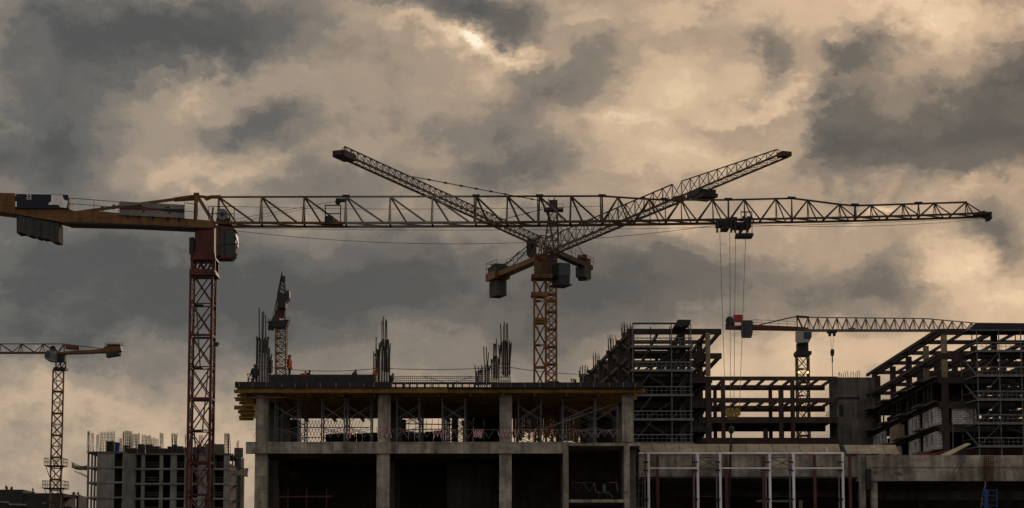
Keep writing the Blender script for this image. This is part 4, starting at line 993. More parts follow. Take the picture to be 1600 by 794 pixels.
# ------------------------------------------------------------------ workers
def person(label, loc, height, face, pose, vest):
    k = height/1.75
    V = {'pelvis':(0,0,.93),'waist':(0,.0,1.08),'chest':(0,.01,1.32),'neck':(0,0,1.49),'head0':(0,-.015,1.57),'head':(0,-.02,1.66),'nose':(0,-.115,1.63)}
    R = {'pelvis':(.155,.12),'waist':(.16,.12),'chest':(.195,.135),'neck':(.058,.06),'head0':(.075,.088),'head':(.082,.1),'nose':(.012,.012)}
    E = [('pelvis','waist'),('waist','chest'),('chest','neck'),('neck','head0'),('head0','head'),('head0','nose')]
    for sgn, sd in ((-1,'l'),(1,'r')):
        J = pose[sd]
        for nm, pos, r in (('sh',(sgn*.2,0,1.42),.085),('el',J[0],.068),('wr',J[1],.045),('palm',J[2],(.042,.02)),
                           ('hip',(sgn*.1,0,.88),.12),('kn',(sgn*.12,J[3],.5),.09),('an',(sgn*.13,J[4],.1),.07),('toe',(sgn*.15,J[4]-.17,.04),.04)):
            V[nm+sd] = pos; R[nm+sd] = r if isinstance(r, tuple) else (r,r)
        E += [('chest','sh'+sd),('sh'+sd,'el'+sd),('el'+sd,'wr'+sd),('wr'+sd,'palm'+sd),('pelvis','hip'+sd),('hip'+sd,'kn'+sd),('kn'+sd,'an'+sd),('an'+sd,'toe'+sd)]
        pw = Vector(V['palm'+sd]); dv = (pw - Vector(V['wr'+sd])).normalized(); lat = Vector((0,1,0)) if abs(dv.y) < .8 else Vector((0,0,1))
        for fi, (off, ln) in enumerate(((-.03,.075),(-.01,.085),(.01,.08),(.03,.062))):
            a = pw + lat*off + dv*.03; c = a + dv*ln + Vector((-sgn*.02,0,0))
            V['f%d%s' % (fi, sd)] = tuple(a); V['g%d%s' % (fi, sd)] = tuple(c); R['f%d%s' % (fi, sd)] = R['g%d%s' % (fi, sd)] = (.009,.009)
            E += [('palm'+sd, 'f%d%s' % (fi, sd)), ('f%d%s' % (fi, sd), 'g%d%s' % (fi, sd))]
        V['th'+sd] = tuple(pw - lat*.055 + dv*.02); R['th'+sd] = (.01,.01); E.append(('palm'+sd,'th'+sd))
    names = list(V); idx = {n:i for i, n in enumerate(names)}
    me = bpy.data.meshes.new('body'); me.from_pydata([V[n] for n in names], [(idx[a], idx[c]) for a, c in E], [])
    o = bpy.data.objects.new('body_tmp', me); C.objects.link(o)
    md = o.modifiers.new('s', 'SKIN'); md.use_smooth_shade = True
    for i, n in enumerate(names): me.skin_vertices[0].data[i].radius = R[n]
    me.skin_vertices[0].data[idx['pelvis']].use_root = True
    sb = o.modifiers.new('d', 'SUBSURF'); sb.levels = 1; sb.render_levels = 1
    bpy.context.view_layer.update()
    nm = bpy.data.meshes.new_from_object(o.evaluated_get(bpy.context.evaluated_depsgraph_get()))
    bpy.data.objects.remove(o)
    nm.materials.clear(); nm.materials.append(m_cloth); nm.materials.append(m_skin)
    hands = [Vector(V['palml']), Vector(V['palmr'])]
    for p in nm.polygons:
        c = p.center; p.use_smooth = True
        if c.z > 1.5 or min((c-h).length for h in hands) < .13: p.material_index = 1
    t = bpy.data.objects.new('person', None); C.objects.link(t); tag(t, label, 'person', 'workers on the deck'); t.location = loc
    t.rotation_euler = (0,0,face); t.scale = (k,k,k)
    bo = bpy.data.objects.new('body', nm); C.objects.link(bo); bo.parent = t
    def child(name, mb, m, sm=True):
        q = bpy.data.meshes.new(name); q.from_pydata([tuple(v) for v in mb.v], [], mb.f); q.materials.append(m)
        if sm:
            for pl in q.polygons: pl.use_smooth = True
        ob = bpy.data.objects.new(name, q); C.objects.link(ob); ob.parent = t; return ob
    b = MB(); b.ball((0,-.01,1.665), .135, 14, 6, (1,1.12,1), half=True); b.box(-.08,.08,-.185,-.1,1.66,1.675); child('helmet', b, m_helm)
    b = MB(); b.ball((0,.015,1.62), .112, 10, 7, (.95,.95,1.1)); child('hair', b, m_dark)
    # jacket or vest: a shell round the torso
    b = MB(); rings = [(.82,.235,.185),(.95,.235,.185),(1.1,.23,.18),(1.28,.25,.185),(1.4,.235,.165),(1.49,.13,.12)]; n = 16
    for z, rx, ry in rings:
        for i in range(n):
            a = 2*math.pi*i/n; b.v.append(Vector((rx*math.cos(a), ry*math.sin(a), z)))
    for r in range(len(rings)-1):
        for i in range(n):
            j = (i+1) % n; b.f.append((r*n+i, r*n+j, (r+1)*n+j, (r+1)*n+i))
    child('vest' if vest else 'jacket', b, m_orange if vest else m_cloth)
    for sgn, sd in ((-1,'l'),(1,'r')):
        a = V['an'+sd]; b = MB(); b.ball((a[0], a[1]-.05, .055), .075, 10, 6, (.75,1.75,.75)); b.tube((a[0],a[1],.05),(a[0],a[1],.2),.065,8); child('boot', b, m_dark)
    return t
pa = {'l':((-.29,-.0,1.15),(-.26,-.14,.95),(-.25,-.18,.9),-.05,0),'r':((.29,-.0,1.15),(.26,-.14,.95),(.25,-.18,.9),.0,.05)}
pb = {'l':((-.29,.0,1.14),(-.3,-.06,.9),(-.3,-.08,.82),-.06,.02),'r':((.28,.03,1.14),(.27,-.05,.9),(.27,-.08,.82),.02,.1)}
person('person in dark work clothes at the left end of the deck', (P(398,600,Y0+.2).x, Y0+.2, zz+.062), 1.78, math.radians(205), pa, False)
person('person in an orange vest standing behind the kerb formwork', (P(452,590,Y0+.8).x, Y0+.8, Zf(591)+.001), 1.84, math.radians(75), pb, True)
# ------------------------------------------------------------------ low concrete building on the right
YR = 150.0
XR = lambda px, py=730: P(px, py, YR).x
ZR = lambda py: P(1200, py, YR).z
lb = thing('low_concrete_building', 'low grey concrete building with long stained wall band and dark openings', 'building', (XR(1290), YR+10, 0))
b = MB(); b.box(XR(998), XR(1338), YR, YR+.5, ZR(748), ZR(708.5)); b.build('wall_band', m_conc, lb)
b = MB(); b.box(XR(1353), XR(1680), YR-.35, YR+.4, ZR(752), ZR(712)); b.build('wall_band', m_conc, lb)
b = MB(); b.box(XR(1353), XR(1680), YR-.38, YR-.352, ZR(731.5), ZR(730.9)); b.build('pour_joint', m_conc_dark, lb)
b = MB(); b.box(XR(1338.1), XR(1352.9), YR+.1, YR+.5, ZR(752), ZR(711)); b.build('wall_joint', m_conc, lb)
for x0, x1, ys in ((1342,1352,YR+.02),(1360,1369.5,YR-.2)):
    b = MB(); b.box(XR(x0), XR(x1), ys, ys+.6, 0, ZR(752.2)); b.build('column', m_conc, lb)
b = MB(); b.box(XR(1352.1), XR(1359.9), YR-.37, YR+.3, ZR(765), ZR(733)); b.build('slot_shade_block', m_ply, lb)  # solid dark block, its colour stands for the shade between the columns
b = MB(); b.box(XR(998), XR(1900), YR+.52, YR+24, ZR(720), ZR(714)); b.build('roof_slab', m_conc, lb)
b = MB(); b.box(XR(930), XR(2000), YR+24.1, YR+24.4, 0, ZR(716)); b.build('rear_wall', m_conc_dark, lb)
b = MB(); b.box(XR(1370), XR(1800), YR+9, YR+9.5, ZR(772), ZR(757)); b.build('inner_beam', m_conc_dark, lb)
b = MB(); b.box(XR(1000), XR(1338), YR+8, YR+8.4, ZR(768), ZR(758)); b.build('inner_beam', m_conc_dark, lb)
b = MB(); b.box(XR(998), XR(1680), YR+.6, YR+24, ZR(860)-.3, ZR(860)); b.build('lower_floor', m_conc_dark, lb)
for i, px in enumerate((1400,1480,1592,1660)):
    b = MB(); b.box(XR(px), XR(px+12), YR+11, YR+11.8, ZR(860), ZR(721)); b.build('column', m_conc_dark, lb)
for px in (1027,1083,1134,1192,1272,1327):
    b = MB(); b.bar((XR(px,770), YR-.45, 0), (XR(px,770), YR-.45, ZR(712)), .22); b.build('steel_post', m_brown, lb)
b = MB(); b.box(XR(1000), XR(1340), YR-.12, YR-.004, ZR(747.5), ZR(745)); b.build('drip_edge', m_ply, lb)
b = MB(); b.bar((XR(1186), YR+2, ZR(781)), (XR(1246), YR+2, ZR(781)), .16); b.bar((XR(1256),YR+2,ZR(780)),(XR(1256),YR+2,ZR(830)),.3); b.build('lower_rail', m_conc, lb)
b = MB()
for (x,y,s) in ((1401,739,1.2),(1405,740,2),(1408,742,1.6),(1346,716,1.4),(1363,716,1.3),(1377,736,1.2),(1368,739,1.5),(1446,737,1)):
    b.poly([(x-s,y-s*.6),(x,y-s),(x+s*1.1,y-s*.3),(x+s,y+s*.7),(x-s*.3,y+s),(x-s*1.2,y+s*.2)], YR-.36, .03)
b.build('wall_patch', m_brown, lb)
b = MB()
for (x0,y0,x1,y1) in ((1483,750,1503,713),(1490,750,1509,713),(1568,735,1571,750)): b.bar(P(x0,y0,YR-.362), P(x1,y1,YR-.362), .05, .02)
b.build('wall_crack', m_conc_dark, lb)

cn = thing('canopy', 'long row of tan plywood canopy panels sloping over the white frames', 'canopy', (XR(1155), YR+.5, ZR(708)))
def canopy_row(par, x0, x1, n, sk=-3, yt=695, yb_=707):
    for i in range(n):
        a, c = x0+(x1-x0)*i/n + .35, x0+(x1-x0)*(i+1)/n - .35
        b = MB(); p = [P(a,yb_,YR+.05), P(c,yb_,YR+.05), P(c+sk,yt,YR+1.2), P(a+sk,yt,YR+1.2)]
        b.prism(p, (0,.05,.06)); b.build('panel', m_tan, par)
canopy_row(cn, 1000, 1314, 15)
b = MB(); b.bar(P(998,708.2,YR-.1), P(1316,708.2,YR-.1), .12); b.build('front_edge', m_white, cn)
b = MB()
for px in range(1004, 1316, 62): b.bar(P(px-3,696,YR+1.35), P(px-1,711,YR+.8), .08)
b.build_each('bracket', m_brown, cn)
cn2 = thing('canopy', 'short tan plywood canopy of four panels above the stained wall', 'canopy', (XR(1360), YR+.5, ZR(711)))
canopy_row(cn2, 1321, 1406, 4, -6, 696.5, 709.5)
b = MB(); b.bar(P(1317,697,YR+1.1), P(1322,711,YR+.0), .13); b.bar(P(1322,710.5,YR-.1), P(1340,710.5,YR-.1), .12); b.build('front_edge', m_ply, cn2)
b = MB(); b.prism([P(1470,711.5,YR+3), P(1484,711.5,YR+3), P(1517,694,YR+6), P(1511,693.2,YR+6)], (0,.1,.06))
solo('canopy_strip', 'narrow pale canopy strip rising behind the right part of the wall', 'canopy', b, m_tan)
b = MB(); b.poly([(1425,712),(1434,708),(1460,707.5),(1482,704),(1492,706),(1500,712)], YR+7, .1)
solo('tarpaulin', 'dark red tarpaulin slumped behind the wall under the block walls', 'tarpaulin', b, mat('dark_red_tarp', rgb(.12,.03,.03), .8))

# ---- white frames
def white_frame(x0, x1, label):
    Yw = 147.6; t = thing('white_frame', label, 'steel frame', (P((x0+x1)/2,750,Yw).x, Yw, 0), 'white steel frames before the low wall')
    W = lambda x, y: P(x, y, Yw)
    for x in (x0, x1):
        b = MB(); xa = W(x,750).x; b.box(xa-.09, xa+.09, Yw-.1, Yw+.1, 0, W(x,706.5).z); p = b.build('post', m_white, t)
        b = MB(); xb = xa + (-.3 if x == x1 else -.28); b.box(xb-.05, xb+.05, Yw+.02, Yw+.12, 0, W(x,708).z); b.build('rear_post', m_grey, t)
        b = MB()
        for py in range(716, 860, 11): b.box(xb+.05, xa-.09, Yw+.0, Yw+.06, W(x,py+.6).z, W(x,py).z)
        for py in (721,734,779): b.box(xa-.42, xa-.02, Yw-.16, Yw-.101, W(x,py+2.6).z, W(x,py).z)
        b.build_each('rung', m_dark, p)
    a, c = W(x0,750).x+.09, W(x1,750).x-.09
    b = MB(); b.box(a, c, Yw-.06, Yw+.06, W(x0,732.6).z, W(x0,730.6).z); b.build('rail', m_white, t)
    b = MB(); b.box(a, c, Yw-.08, Yw+.08, W(x0,709.5).z, W(x0,706.6).z); b.build('top_rail', m_white, t)
    return t
white_frame(1013.5, 1090.5, 'white steel frame nearest the concrete building, left of the other two')
white_frame(1125.5, 1203, 'white steel frame in the middle with the dark crane line hanging before it')
white_frame(1240, 1317, 'white steel frame nearest the twin concrete columns, right of the other two')
for x0, x1, lab in ((1093,1122,'dark wire cross bracing between the left and middle white frames'),(1206,1237,'dark wire cross bracing between the middle and right white frames')):
    Yw = 147.7; b = MB(); b.bar(P(x0,716,Yw),P(x1,730,Yw),.05); b.bar(P(x0,731,Yw+.06),P(x1,716,Yw+.06),.05)
    for py in (715,733,745,776): b.bar(P(x0-2,py,Yw),P(x1+2,py,Yw),.05)
    wt = thing('wire_bracing', lab, 'bracing', P((x0+x1)/2,745,Yw)); b.build_each('wire', m_dark, wt)
b = MB(); Yw = 148.4
for py in range(741, 830, 13): b.bar(P(990,py,Yw), P(1010,py,Yw), .05)
for px in (992,998,1004): b.bar(P(px,738,Yw+.05), P(px,830,Yw+.05), .05)
solo('mesh_ladder', 'grey mesh ladder between the concrete building and the first white frame', 'ladder', b, m_grey)
# rusty cage and blue panel at the right
t = thing('hanging_rebar_cage', 'rusty rebar cage hanging in front of the stained wall at right', 'rebar', P(1545,752,YR-.8))
b = MB(); Yw = YR-.75
for px in (1538,1541,1544.5,1548,1552): b.bar(P(px,711,Yw),P(px,752,Yw),.05); b.bar(P(px,711,Yw+.3),P(px,752,Yw+.3),.05)
b.build('vertical_bars', m_tim if False else m_brown, t)
b = MB()
for k in range(11): b.bar(P(1537,713+k*3.8,Yw-.03),P(1553,713+k*3.8,Yw-.03),.045)
b.bar(P(1549,722,Yw-.1),P(1558,722,Yw-.1),.08); b.build('hoops', m_yel_dull, t)
t = thing('blue_formwork', 'blue ribbed formwork panel with a ladder side under the hanging rebar cage', 'formwork', P(1548,835,YR-1.2))
b = MB(); b.poly([(1537,765),(1543,765),(1543,840),(1536,840)], YR-1.2, .5); b.build('panel', m_blue, t)
b = MB()
for py in range(766, 840, 7): b.pbox(1534.5,py,1537,py+2.5,YR-1.2,.4)
b.build_each('rib', m_blue, t)
b = MB(); b.bar(P(1557.5,764,YR-1.2),P(1558,840,YR-1.2),.09)
for py in range(766, 840, 8): b.bar(P(1543,py,YR-1.2),P(1558,py,YR-1.2),.06)
b.build('side_ladder', m_dark if False else m_blue, t)
b = MB(); b.line([P(1539,752,YR-1),P(1540,757,YR-1),P(1536,770,YR-1.1),P(1534,785,YR-1.2),P(1531,800,YR-1.2)], .07); b.build('rope', m_planks, t)

# ------------------------------------------------------------------ steel framed complex behind
ZF = [P(1300, y, 250).z for y in (514,552,590,628.5,666,703.5,741)]       # floor levels, top first
def beamz(b, p, q, z, h=.55, w=.35): b.bar((p[0],p[1],z-h/2), (q[0],q[1],z-h/2), w, h)
# ---- left wing
lw = thing('steel_frame_building', 'dark steel frame wing behind the deck with overhanging beams on its right side', 'building', (20,270,0))
YS = [250, 261, 272, 283, 295]
colx = lambda k, y: {0: P(987,600,250).x - (y-250)*.075, 1: P(1066,600,250).x, 2: P(1106,560,250).x}[k]
for k in range(3):
    for y in YS:
        b = MB(); x = colx(k, y); top = ZF[0] if not (k == 2 and y > 270) else ZF[1]
        if k == 2 and y == 250:
            b.box(x-.3, x+.3, y-.3, y+.3, ZF[2]+.2, top - .56); b.build('column', m_planks, lw); b = MB(); top = ZF[2]
        b.box(x-.38, x+.38, y-.38, y+.38, 0, top - .56); b.build('column', m_rust_dk, lw)
for fi, z in enumerate(ZF[:6]):
    b = MB()
    for y in YS:
        xr_ = P(1127 if fi < 2 else 1112, 520, 250).x
        beamz(b, (colx(0,y)-.6, y), (xr_, y), z, .75 if y == 250 else .5)
    for k in range(3): beamz(b, (colx(k,250), 250.4), (colx(k,295), 295), z-.003, .5, .32)
    beamz(b, (P(1126,520,250).x, 250.4), (P(1126,520,250).x-.5, 295), z-.004, .5, .32) if fi < 2 else None
    xm = P(1030,520,250).x
    beamz(b, (xm, 250.4), (xm, 295), z-.006, .4, .26)
    b.build('floor_beams', m_rust_dk, lw)
    if fi >= 2:
        b = MB(); b.v = []; q = [(colx(0,250),250.3),(colx(2,250),250.3),(colx(2,295),295),(colx(0,295),295)]
        b.prism([(x,y,z+.004) for x,y in q], (0,0,.16)); b.build('floor_deck', m_ply, lw)
    if fi in (1,2,3,4):
        b = MB()
        for y0_, y1_ in zip(YS, YS[1:]):
            x0_, x1_ = colx(0,y0_)+.2, colx(0,y1_)+.2
            b.bar((x0_,y0_+.4,z+.2), (x1_,y1_-.4,z+2.6), .2)
        b.bar((colx(1,250), 251, z+.2), (colx(2,250), 251, z+2.7), .18); b.bar((colx(2,261),261.6,z+.2),(colx(1,261),261.6,z+2.7),.18)
        b.build_each('diagonal_brace', m_rust_dk, lw)
    if fi >= 2:
        b = MB(); zb2 = z; zt2 = ZF[fi-1]-.8
        b.box(colx(1,250)+1, colx(2,250)-.6, 262, 262.2, zb2+.17, zt2); b.box(colx(0,250), colx(1,250), 283.5, 283.7, zb2+.17, zt2); b.box(colx(0,261)+1, colx(0,261)+5.5, 273, 273.2, zb2+.17, zt2); b.build('inner_wall', m_conc_dark, lw)
# lower stepped part at its left with concrete column stubs
sb = thing('stepped_wall', 'dark stepped structure descending left from the steel frame wing', 'building', (P(950,620,300).x, 300, 0))
for (x0,x1,yt,Yq) in ((919,931,601,318),(929,941,578,312),(941,953,566,306),(952,963,552,303),(962,974,540,300),(972,987,522,298)):
    b = MB(); a, c = P(x0,yt,Yq), P(x1,yt,Yq); b.box(a.x, c.x, Yq-2, Yq+2, 0, a.z); b.build('pier', m_ply, sb)
b = MB()
for k in range(4):
    for (xa,ya,Ya),(xb,yb2,Yb) in (((931,592,318),(988,530,296)),):
        b.bar(P(xa,ya+k*24,Ya-4), P(xb,yb2+k*38,Yb-44), .45)
b.build('raking_beams', m_rust_dk, sb)
rebar_column('rebar starter bars on the lowest step left of the steel frame', 927, 936, 547, 556, 570, 309, 579, nb=(4,2), mm=m_rebar)
rebar_column('rebar starter bars on the middle step left of the steel frame', 950.5, 962, 520, 528, 540, 302, 553, nb=(4,2))
rebar_column('rebar starter bars on the top step beside the scaffold roof', 971.5, 984, 501, 507, 515, 297, 523, nb=(4,2))

# ---- scaffold stair towers
def scaffold(label, x0, x1, levels, Y, top, base=735, roof=None, chamfer=0):
    t = thing('stair_scaffold', label, 'scaffold', (P((x0+x1)/2,600,Y).x, Y, 0), 'grey stair scaffolds before the steel frames')
    xa, xb = P(x0,600,Y).x, P(x1,600,Y).x; d = 2.6; zt = P(x0, top, Y).z
    n = max(2, round((xb-xa)/2.6)); xs = [xa+(xb-xa)*i/n for i in range(n+1)]
    for x in (xs if x1 < 1500 else xs):
        for y in (Y, Y+d):
            if x not in (xs[0], xs[-1]) and y == Y and x1 < 1200 and abs(x-xs[2]) > .1: continue
            b = MB(); b.tube((x,y,0), (x,y,zt), .075, 6); b.build('post', m_dark if y > Y else m_grey, t)
    for i, py in enumerate(levels):
        z = P(x0, py, Y).z
        b = MB(); b.box(xa-.25, xb+.25, Y-.12, Y+d+.1, z-.16, z)
        if chamfer: b.prism([(xa-.25,Y-.12,z-.16),(xa-.25,Y+d+.1,z-.16),(xa-chamfer,Y+d+2.5,z-.16)], (0,0,.16))
        pl = b.build('platform', m_ply, t)
        b = MB(); b.box(xa-.28, xb+.28, Y-.2, Y-.125, z-.2, z+.1); b.build('toe_board', m_grey, pl)
        b = MB(); b.bar((xa-.2,Y-.1,z+1.05),(xb+.2,Y-.1,z+1.05),.14 if i else .12); b.bar((xa-.2,Y-.1,z+.55),(xb+.2,Y-.1,z+.55),.05)
        k = 0
        while xa + k*.62 < xb: b.bar((xa+k*.62,Y-.1,z),(xa+k*.62,Y-.1,z+1.0),.045); k += 1
        if chamfer: b.bar((xa-.2,Y-.1,z+1.05),(xa-chamfer,Y+d+2.5,z+1.05),.1); b.bar((xa-chamfer,Y+d+2.5,z-.1),(xa-.2,Y-.1,z-.1),.16)
        b.build('guard_rail', m_grey, t)
        if i < len(levels)-1:
            z2 = P(x0, levels[i+1], Y).z
            b = MB(); s = -1 if i % 2 else 1; xm = (xa+xb)/2; hw = (xb-xa)*.32
            for yy in (Y+.7, Y+1.5): b.bar((xm-s*hw,yy,z2),(xm+s*hw,yy,z-.16),.1,.22)
            for q in range(12): f = (q+.5)/12; b.box(xm-s*hw+2*s*hw*f-.13, xm-s*hw+2*s*hw*f+.13, Y+.72, Y+1.48, z2+(z-z2)*f-.03, z2+(z-z2)*f)
            b.build('stair', m_dark, t)
            b = MB(); b.bar((xa,Y-.05,z2),(xa+ (xb-xa)/n,Y-.05,z-.1),.06); b.bar((xb,Y+d,z2),(xb,Y,z-.1),.07); b.bar((xs[-2],Y+d,z2),(xb,Y+d,z-.1),.08)
            if chamfer: b.bar((xa-chamfer,Y+d+2.5,z-.1),(xa-.1,Y,z2),.16); b.bar((xa-chamfer,Y+d+2.5,0 if i==len(levels)-2 else z2),(xa-chamfer,Y+d+2.5,z),.12)
            b.build_each('brace', m_grey, t)
    if roof: roof(t, xa, xb, d)
    return t
def roofL(t, xa, xb, d):
    b = MB(); Y = 247.0
    b.box(xa, P(1060,505,Y).x, Y-.1, Y+.1, P(990,506.8,Y).z, P(990,504.3,Y).z); b.build('roof_rail', m_dark, t)
    b = MB(); b.prism([P(1053,509.5,Y-.5), P(1059,499.5,Y-.5), P(1080,499.5,Y-.5), P(1078,507,Y-.5), P(1066,511,Y-.5)], (0,3.2,0)); b.build('roof_sheet', m_dark, t)
scaffold('grey stair scaffold with railed landings beside the rightmost concrete column', 989, 1080, [541,578.5,617,655,692], 247.0, 506, roof=roofL)
def roofR(t, xa, xb, d):
    b = MB(); Y = 246.0
    b.prism([P(1514,514.5,Y), P(1524,505.5,Y), P(1720,505.5,Y), P(1720,514.5,Y)], (0,4.5,0)); b.build('roof_sheet', m_dark, t)
    b = MB(); b.bar(P(1514,516,Y-.2), P(1720,516,Y-.2), .14); b.build('roof_edge', m_grey, t)
scaffold('tall grey stair scaffold with dark flat roof at the right edge', 1528, 1700, [548,586.5,624,661,697], 246.0, 515, roof=roofR, chamfer=.9)

# ---- right wing
rw = thing('steel_frame_building', 'dark steel frame wing at the right with white block walls between its floors', 'building', (68,275,0))
YQ = [250, 261, 272.5, 284, 296]; X0 = P(1466,600,250).x; XC = [X0+.9, X0+7.5, X0+14.5, X0+22]
for k, x in enumerate(XC):
    for y in YQ:
        b = MB(); top = ZF[0]-.8
        if k == 0 and y < 265:
            b.box(x-.36, x+.36, y-.14, y+.36, ZF[2]-.2, top); b.build('column', m_planks, rw); b = MB(); top = ZF[2]-.2
        b.box(x-.4, x+.4, y-.17, y+.42, 0, top); b.build('column', m_rust_dk, rw)
for fi, z in enumerate(ZF[:6]):
    b = MB()
    beamz(b, (X0, 250), (X0+26, 250), z, .8)
    for y in YQ[1:]: beamz(b, (X0, y), (X0+26, y), z-.002, .55)
    for x in [X0]+XC: beamz(b, (x, 250.4), (x, 300), z-.004 if x > X0 else z, .6 if x > X0 else .45, .32)
    for x in (X0+4, X0+11, X0+18): beamz(b, (x, 250.4), (x, 300), z-.006, .38, .24)
    b.build('floor_beams', m_rust_dk, rw)
    if fi >= 2:
        b = MB(); b.box(X0-.7 if fi == 5 else X0-.35, X0+(7.2 if fi < 4 else 26), 250.3, 300, z+.004, z+.2); b.build('floor_deck', m_ply, rw)
        b = MB(); e = X0-.8
        b.box(e, X0-.352, 249.6, 300, z+.003, z+.17)
        for y in (255,267,279,291): b.box(e-.9, e-.002, y, y+4.5, z+.0, z+.2)
        b.build('balcony_edge', m_conc_dark if fi < 4 else m_conc_far, rw)
    if fi in (2,3):
        b = MB()
        for y in (253,255,257.5,262.5,265,268,273.5,276,279,286,289,292): b.bar((X0-.25,y,z-.6 if fi==2 else z-.6),(X0-.25,y,ZF[fi+1]+.2),.2)
        if fi == 2: b.build('facade_stud', m_dark, rw)
        elif fi == 3: b.build('facade_stud', m_grey, rw)
    if fi >= 3:
        b = MB(); zt2 = ZF[fi-1]-.9; (b.box(X0+8.5, X0+26, 275, 275.2, z+.21, zt2) if fi > 4 else None); b.box(X0+1.4, X0+8.2, 262.4, 262.6, z+.21, zt2); b.box(X0+2.2, X0+2.4, 263, 296, z+.21, zt2); b.build('inner_wall', m_conc_dark, rw)
    if fi in (1,2,3):
        b = MB(); b.bar((X0+9,251,z+.2),(X0+14,251,ZF[fi-1]-.8),.22); b.bar((X0+9,272,ZF[fi-1]-.8),(X0+14,272,z+.2),.22); b.build_each('diagonal_brace', m_rust_dk, rw)
def block_bay(y0, y1, zb_, zt, wins):
    b = MB(); x = X0-.3; ys = [y0] + [v for w in wins for v in w] + [y1]; wz0, wz1 = zb_+.75, zt-.35
    for i in range(0, len(ys), 2): b.box(x, x+.3, ys[i], ys[i+1], zb_, zt)
    for (a, c) in wins: b.box(x, x+.3, a, c, zb_, wz0); b.box(x, x+.3, a, c, wz1, zt)
    b.build('block_wall', m_block, rw)
for fi in (3, 4):
    zb_, zt = ZF[fi+1]+.21, ZF[fi]-.62
    block_bay(251.2, 258.6, zb_, zt, [(252.6,253.8),(255.6,256.8)]); block_bay(261.6, 268, zb_, zt, [(263,264.2)])
    block_bay(274, 281.5, zb_, zt, [(275.2,276.2),(278.4,279.4)]); block_bay(285, 294.5, zb_, zt, [(286.5,287.5),(290,291)])
    b = MB(); b.box(X0-.3, X0+.5, 250.55, 251.19, zb_, zt); b.box(X0+.5, X0+1.1, 250.6, 251.1, zb_, zb_+.95); b.build('block_return', m_block, rw)
b = MB(); a, c = P(1488,638,250), P(1527,663,250); b.box(a.x, c.x, 250.3, 250.6, c.z, a.z); b.build('block_panel', m_block, rw)
b = MB(); z = ZF[4]; b.box(X0-1.9, X0-.82, 268.2, 272.6, z+.2, z+1.9); b.box(X0-2.0, X0-.81, 268.1, 272.7, z-.1, z+.19); b.build('balcony_box', m_planks, rw)
b = MB(); b.bar(P(1489,664,249.8), P(1489,703,249.8), .12); b.build('prop', m_grey, rw)
core = thing('concrete_core', 'grey concrete stair core between the bridging steel floors and the right wing', 'building', (P(1335,640,300).x, 303, 0))
b = MB(); b.box(P(1309,640,300).x, P(1372,640,300).x, 300.6, 308, 0, P(1330,589,300).z); b.build('wall', mat('core_concrete', rgb(.145,.132,.115), .9, var=.35, scale=.5, streak=.4, panels=.7), core)
b = MB(); b.box(P(1308.8,640,300).x, P(1345,640,300).x, 300.4, 300.58, P(1330,622,300).z, P(1330,620,300).z); b.build('pour_joint', m_ply, core)
b = MB(); px = 1310
while px < 1345: b.bar(P(px,590,301), P(px+random.uniform(-1.5,1.5),581+random.uniform(-3,3),301), .08); px += random.uniform(2,4.5)
b.build('starter_bars', m_rebar, core)
b = MB(); a = P(1314,600,300.4); b.box(a.x-.3,a.x+.3,300.45,300.62,P(1314,650,300).z,P(1314,632,300).z); b.build('opening_shade_plate', m_ply, core)  # dark plate on the solid wall, coloured as the shade inside an opening

# ---- bridging floors between the wings
lk = thing('steel_bridge_block', 'open steel frame with four floors bridging between the two wings', 'building', (P(1200,640,300).x, 306, 0))
zl_ = [P(1200, y, 300).z for y in (588.5, 622, 653, 685.5)]
xA, xB = P(1078,640,300).x, P(1309,640,300).x - .02
for i, z in enumerate(zl_):
    b = MB(); hh = (.62,.75,.85,.95)[i]
    b.box(xA, xB, 299.8, 300.2, z-hh, z); b.box(xA, xB, 311.8, 312.2, z-hh+.05, z-.002); b.box(xA, xB, 311.9, 312.1, z-hh-.25, z-hh+.04)
    b.build('main_beams', m_rust, lk)
    b = MB(); x = xA+1.2
    while x < xB: b.box(x-.13, x+.13, 300.22, 311.78, z-.5, z-.06); x += 2.15
    b.build('cross_beams', m_rust_dk, lk)
    if i >= 2:
        b = MB(); b.box(xA, xB, 300, 312, z+.003, z+.15); b.build('floor_deck', m_ply, lk)
for px, py in ((1088,588),(1106,588),(1130,588),(1220,602),(1238.5,588)):
    b = MB(); x = P(px,640,300).x; b.box(x-.32, x+.32, 299.7, 300.3, 0, P(px,py,300).z - .63); b.build('column', m_rust, lk)
    b = MB(); b.box(x-.28, x+.28, 311.7, 312.3, 0, zl_[0]-.9); b.build('rear_column', m_rust_dk, lk)
b = MB(); b.pbox(1193,671,1199.5,686,300.6,1.0); b.pbox(1192.5,669.8,1200,671,300.6,1.2); b.pbox(1195,668.6,1197,669.8,300.6,.4)
solo('site_cabinet', 'small dark cabinet standing on the lowest bridging floor', 'cabinet', b, m_dark)
b = MB(); b.line([P(1292.5,643,299.5),P(1291,650,299.5),P(1295,650,299.5),P(1294.5,643,299.5)], .1); b.bar(P(1293.5,622,299.5),P(1293.5,643,299.5),.04)
solo('lifting_frame', 'tiny lifting frame hanging between the bridging floors near the core', 'lifting frame', b, m_grey)

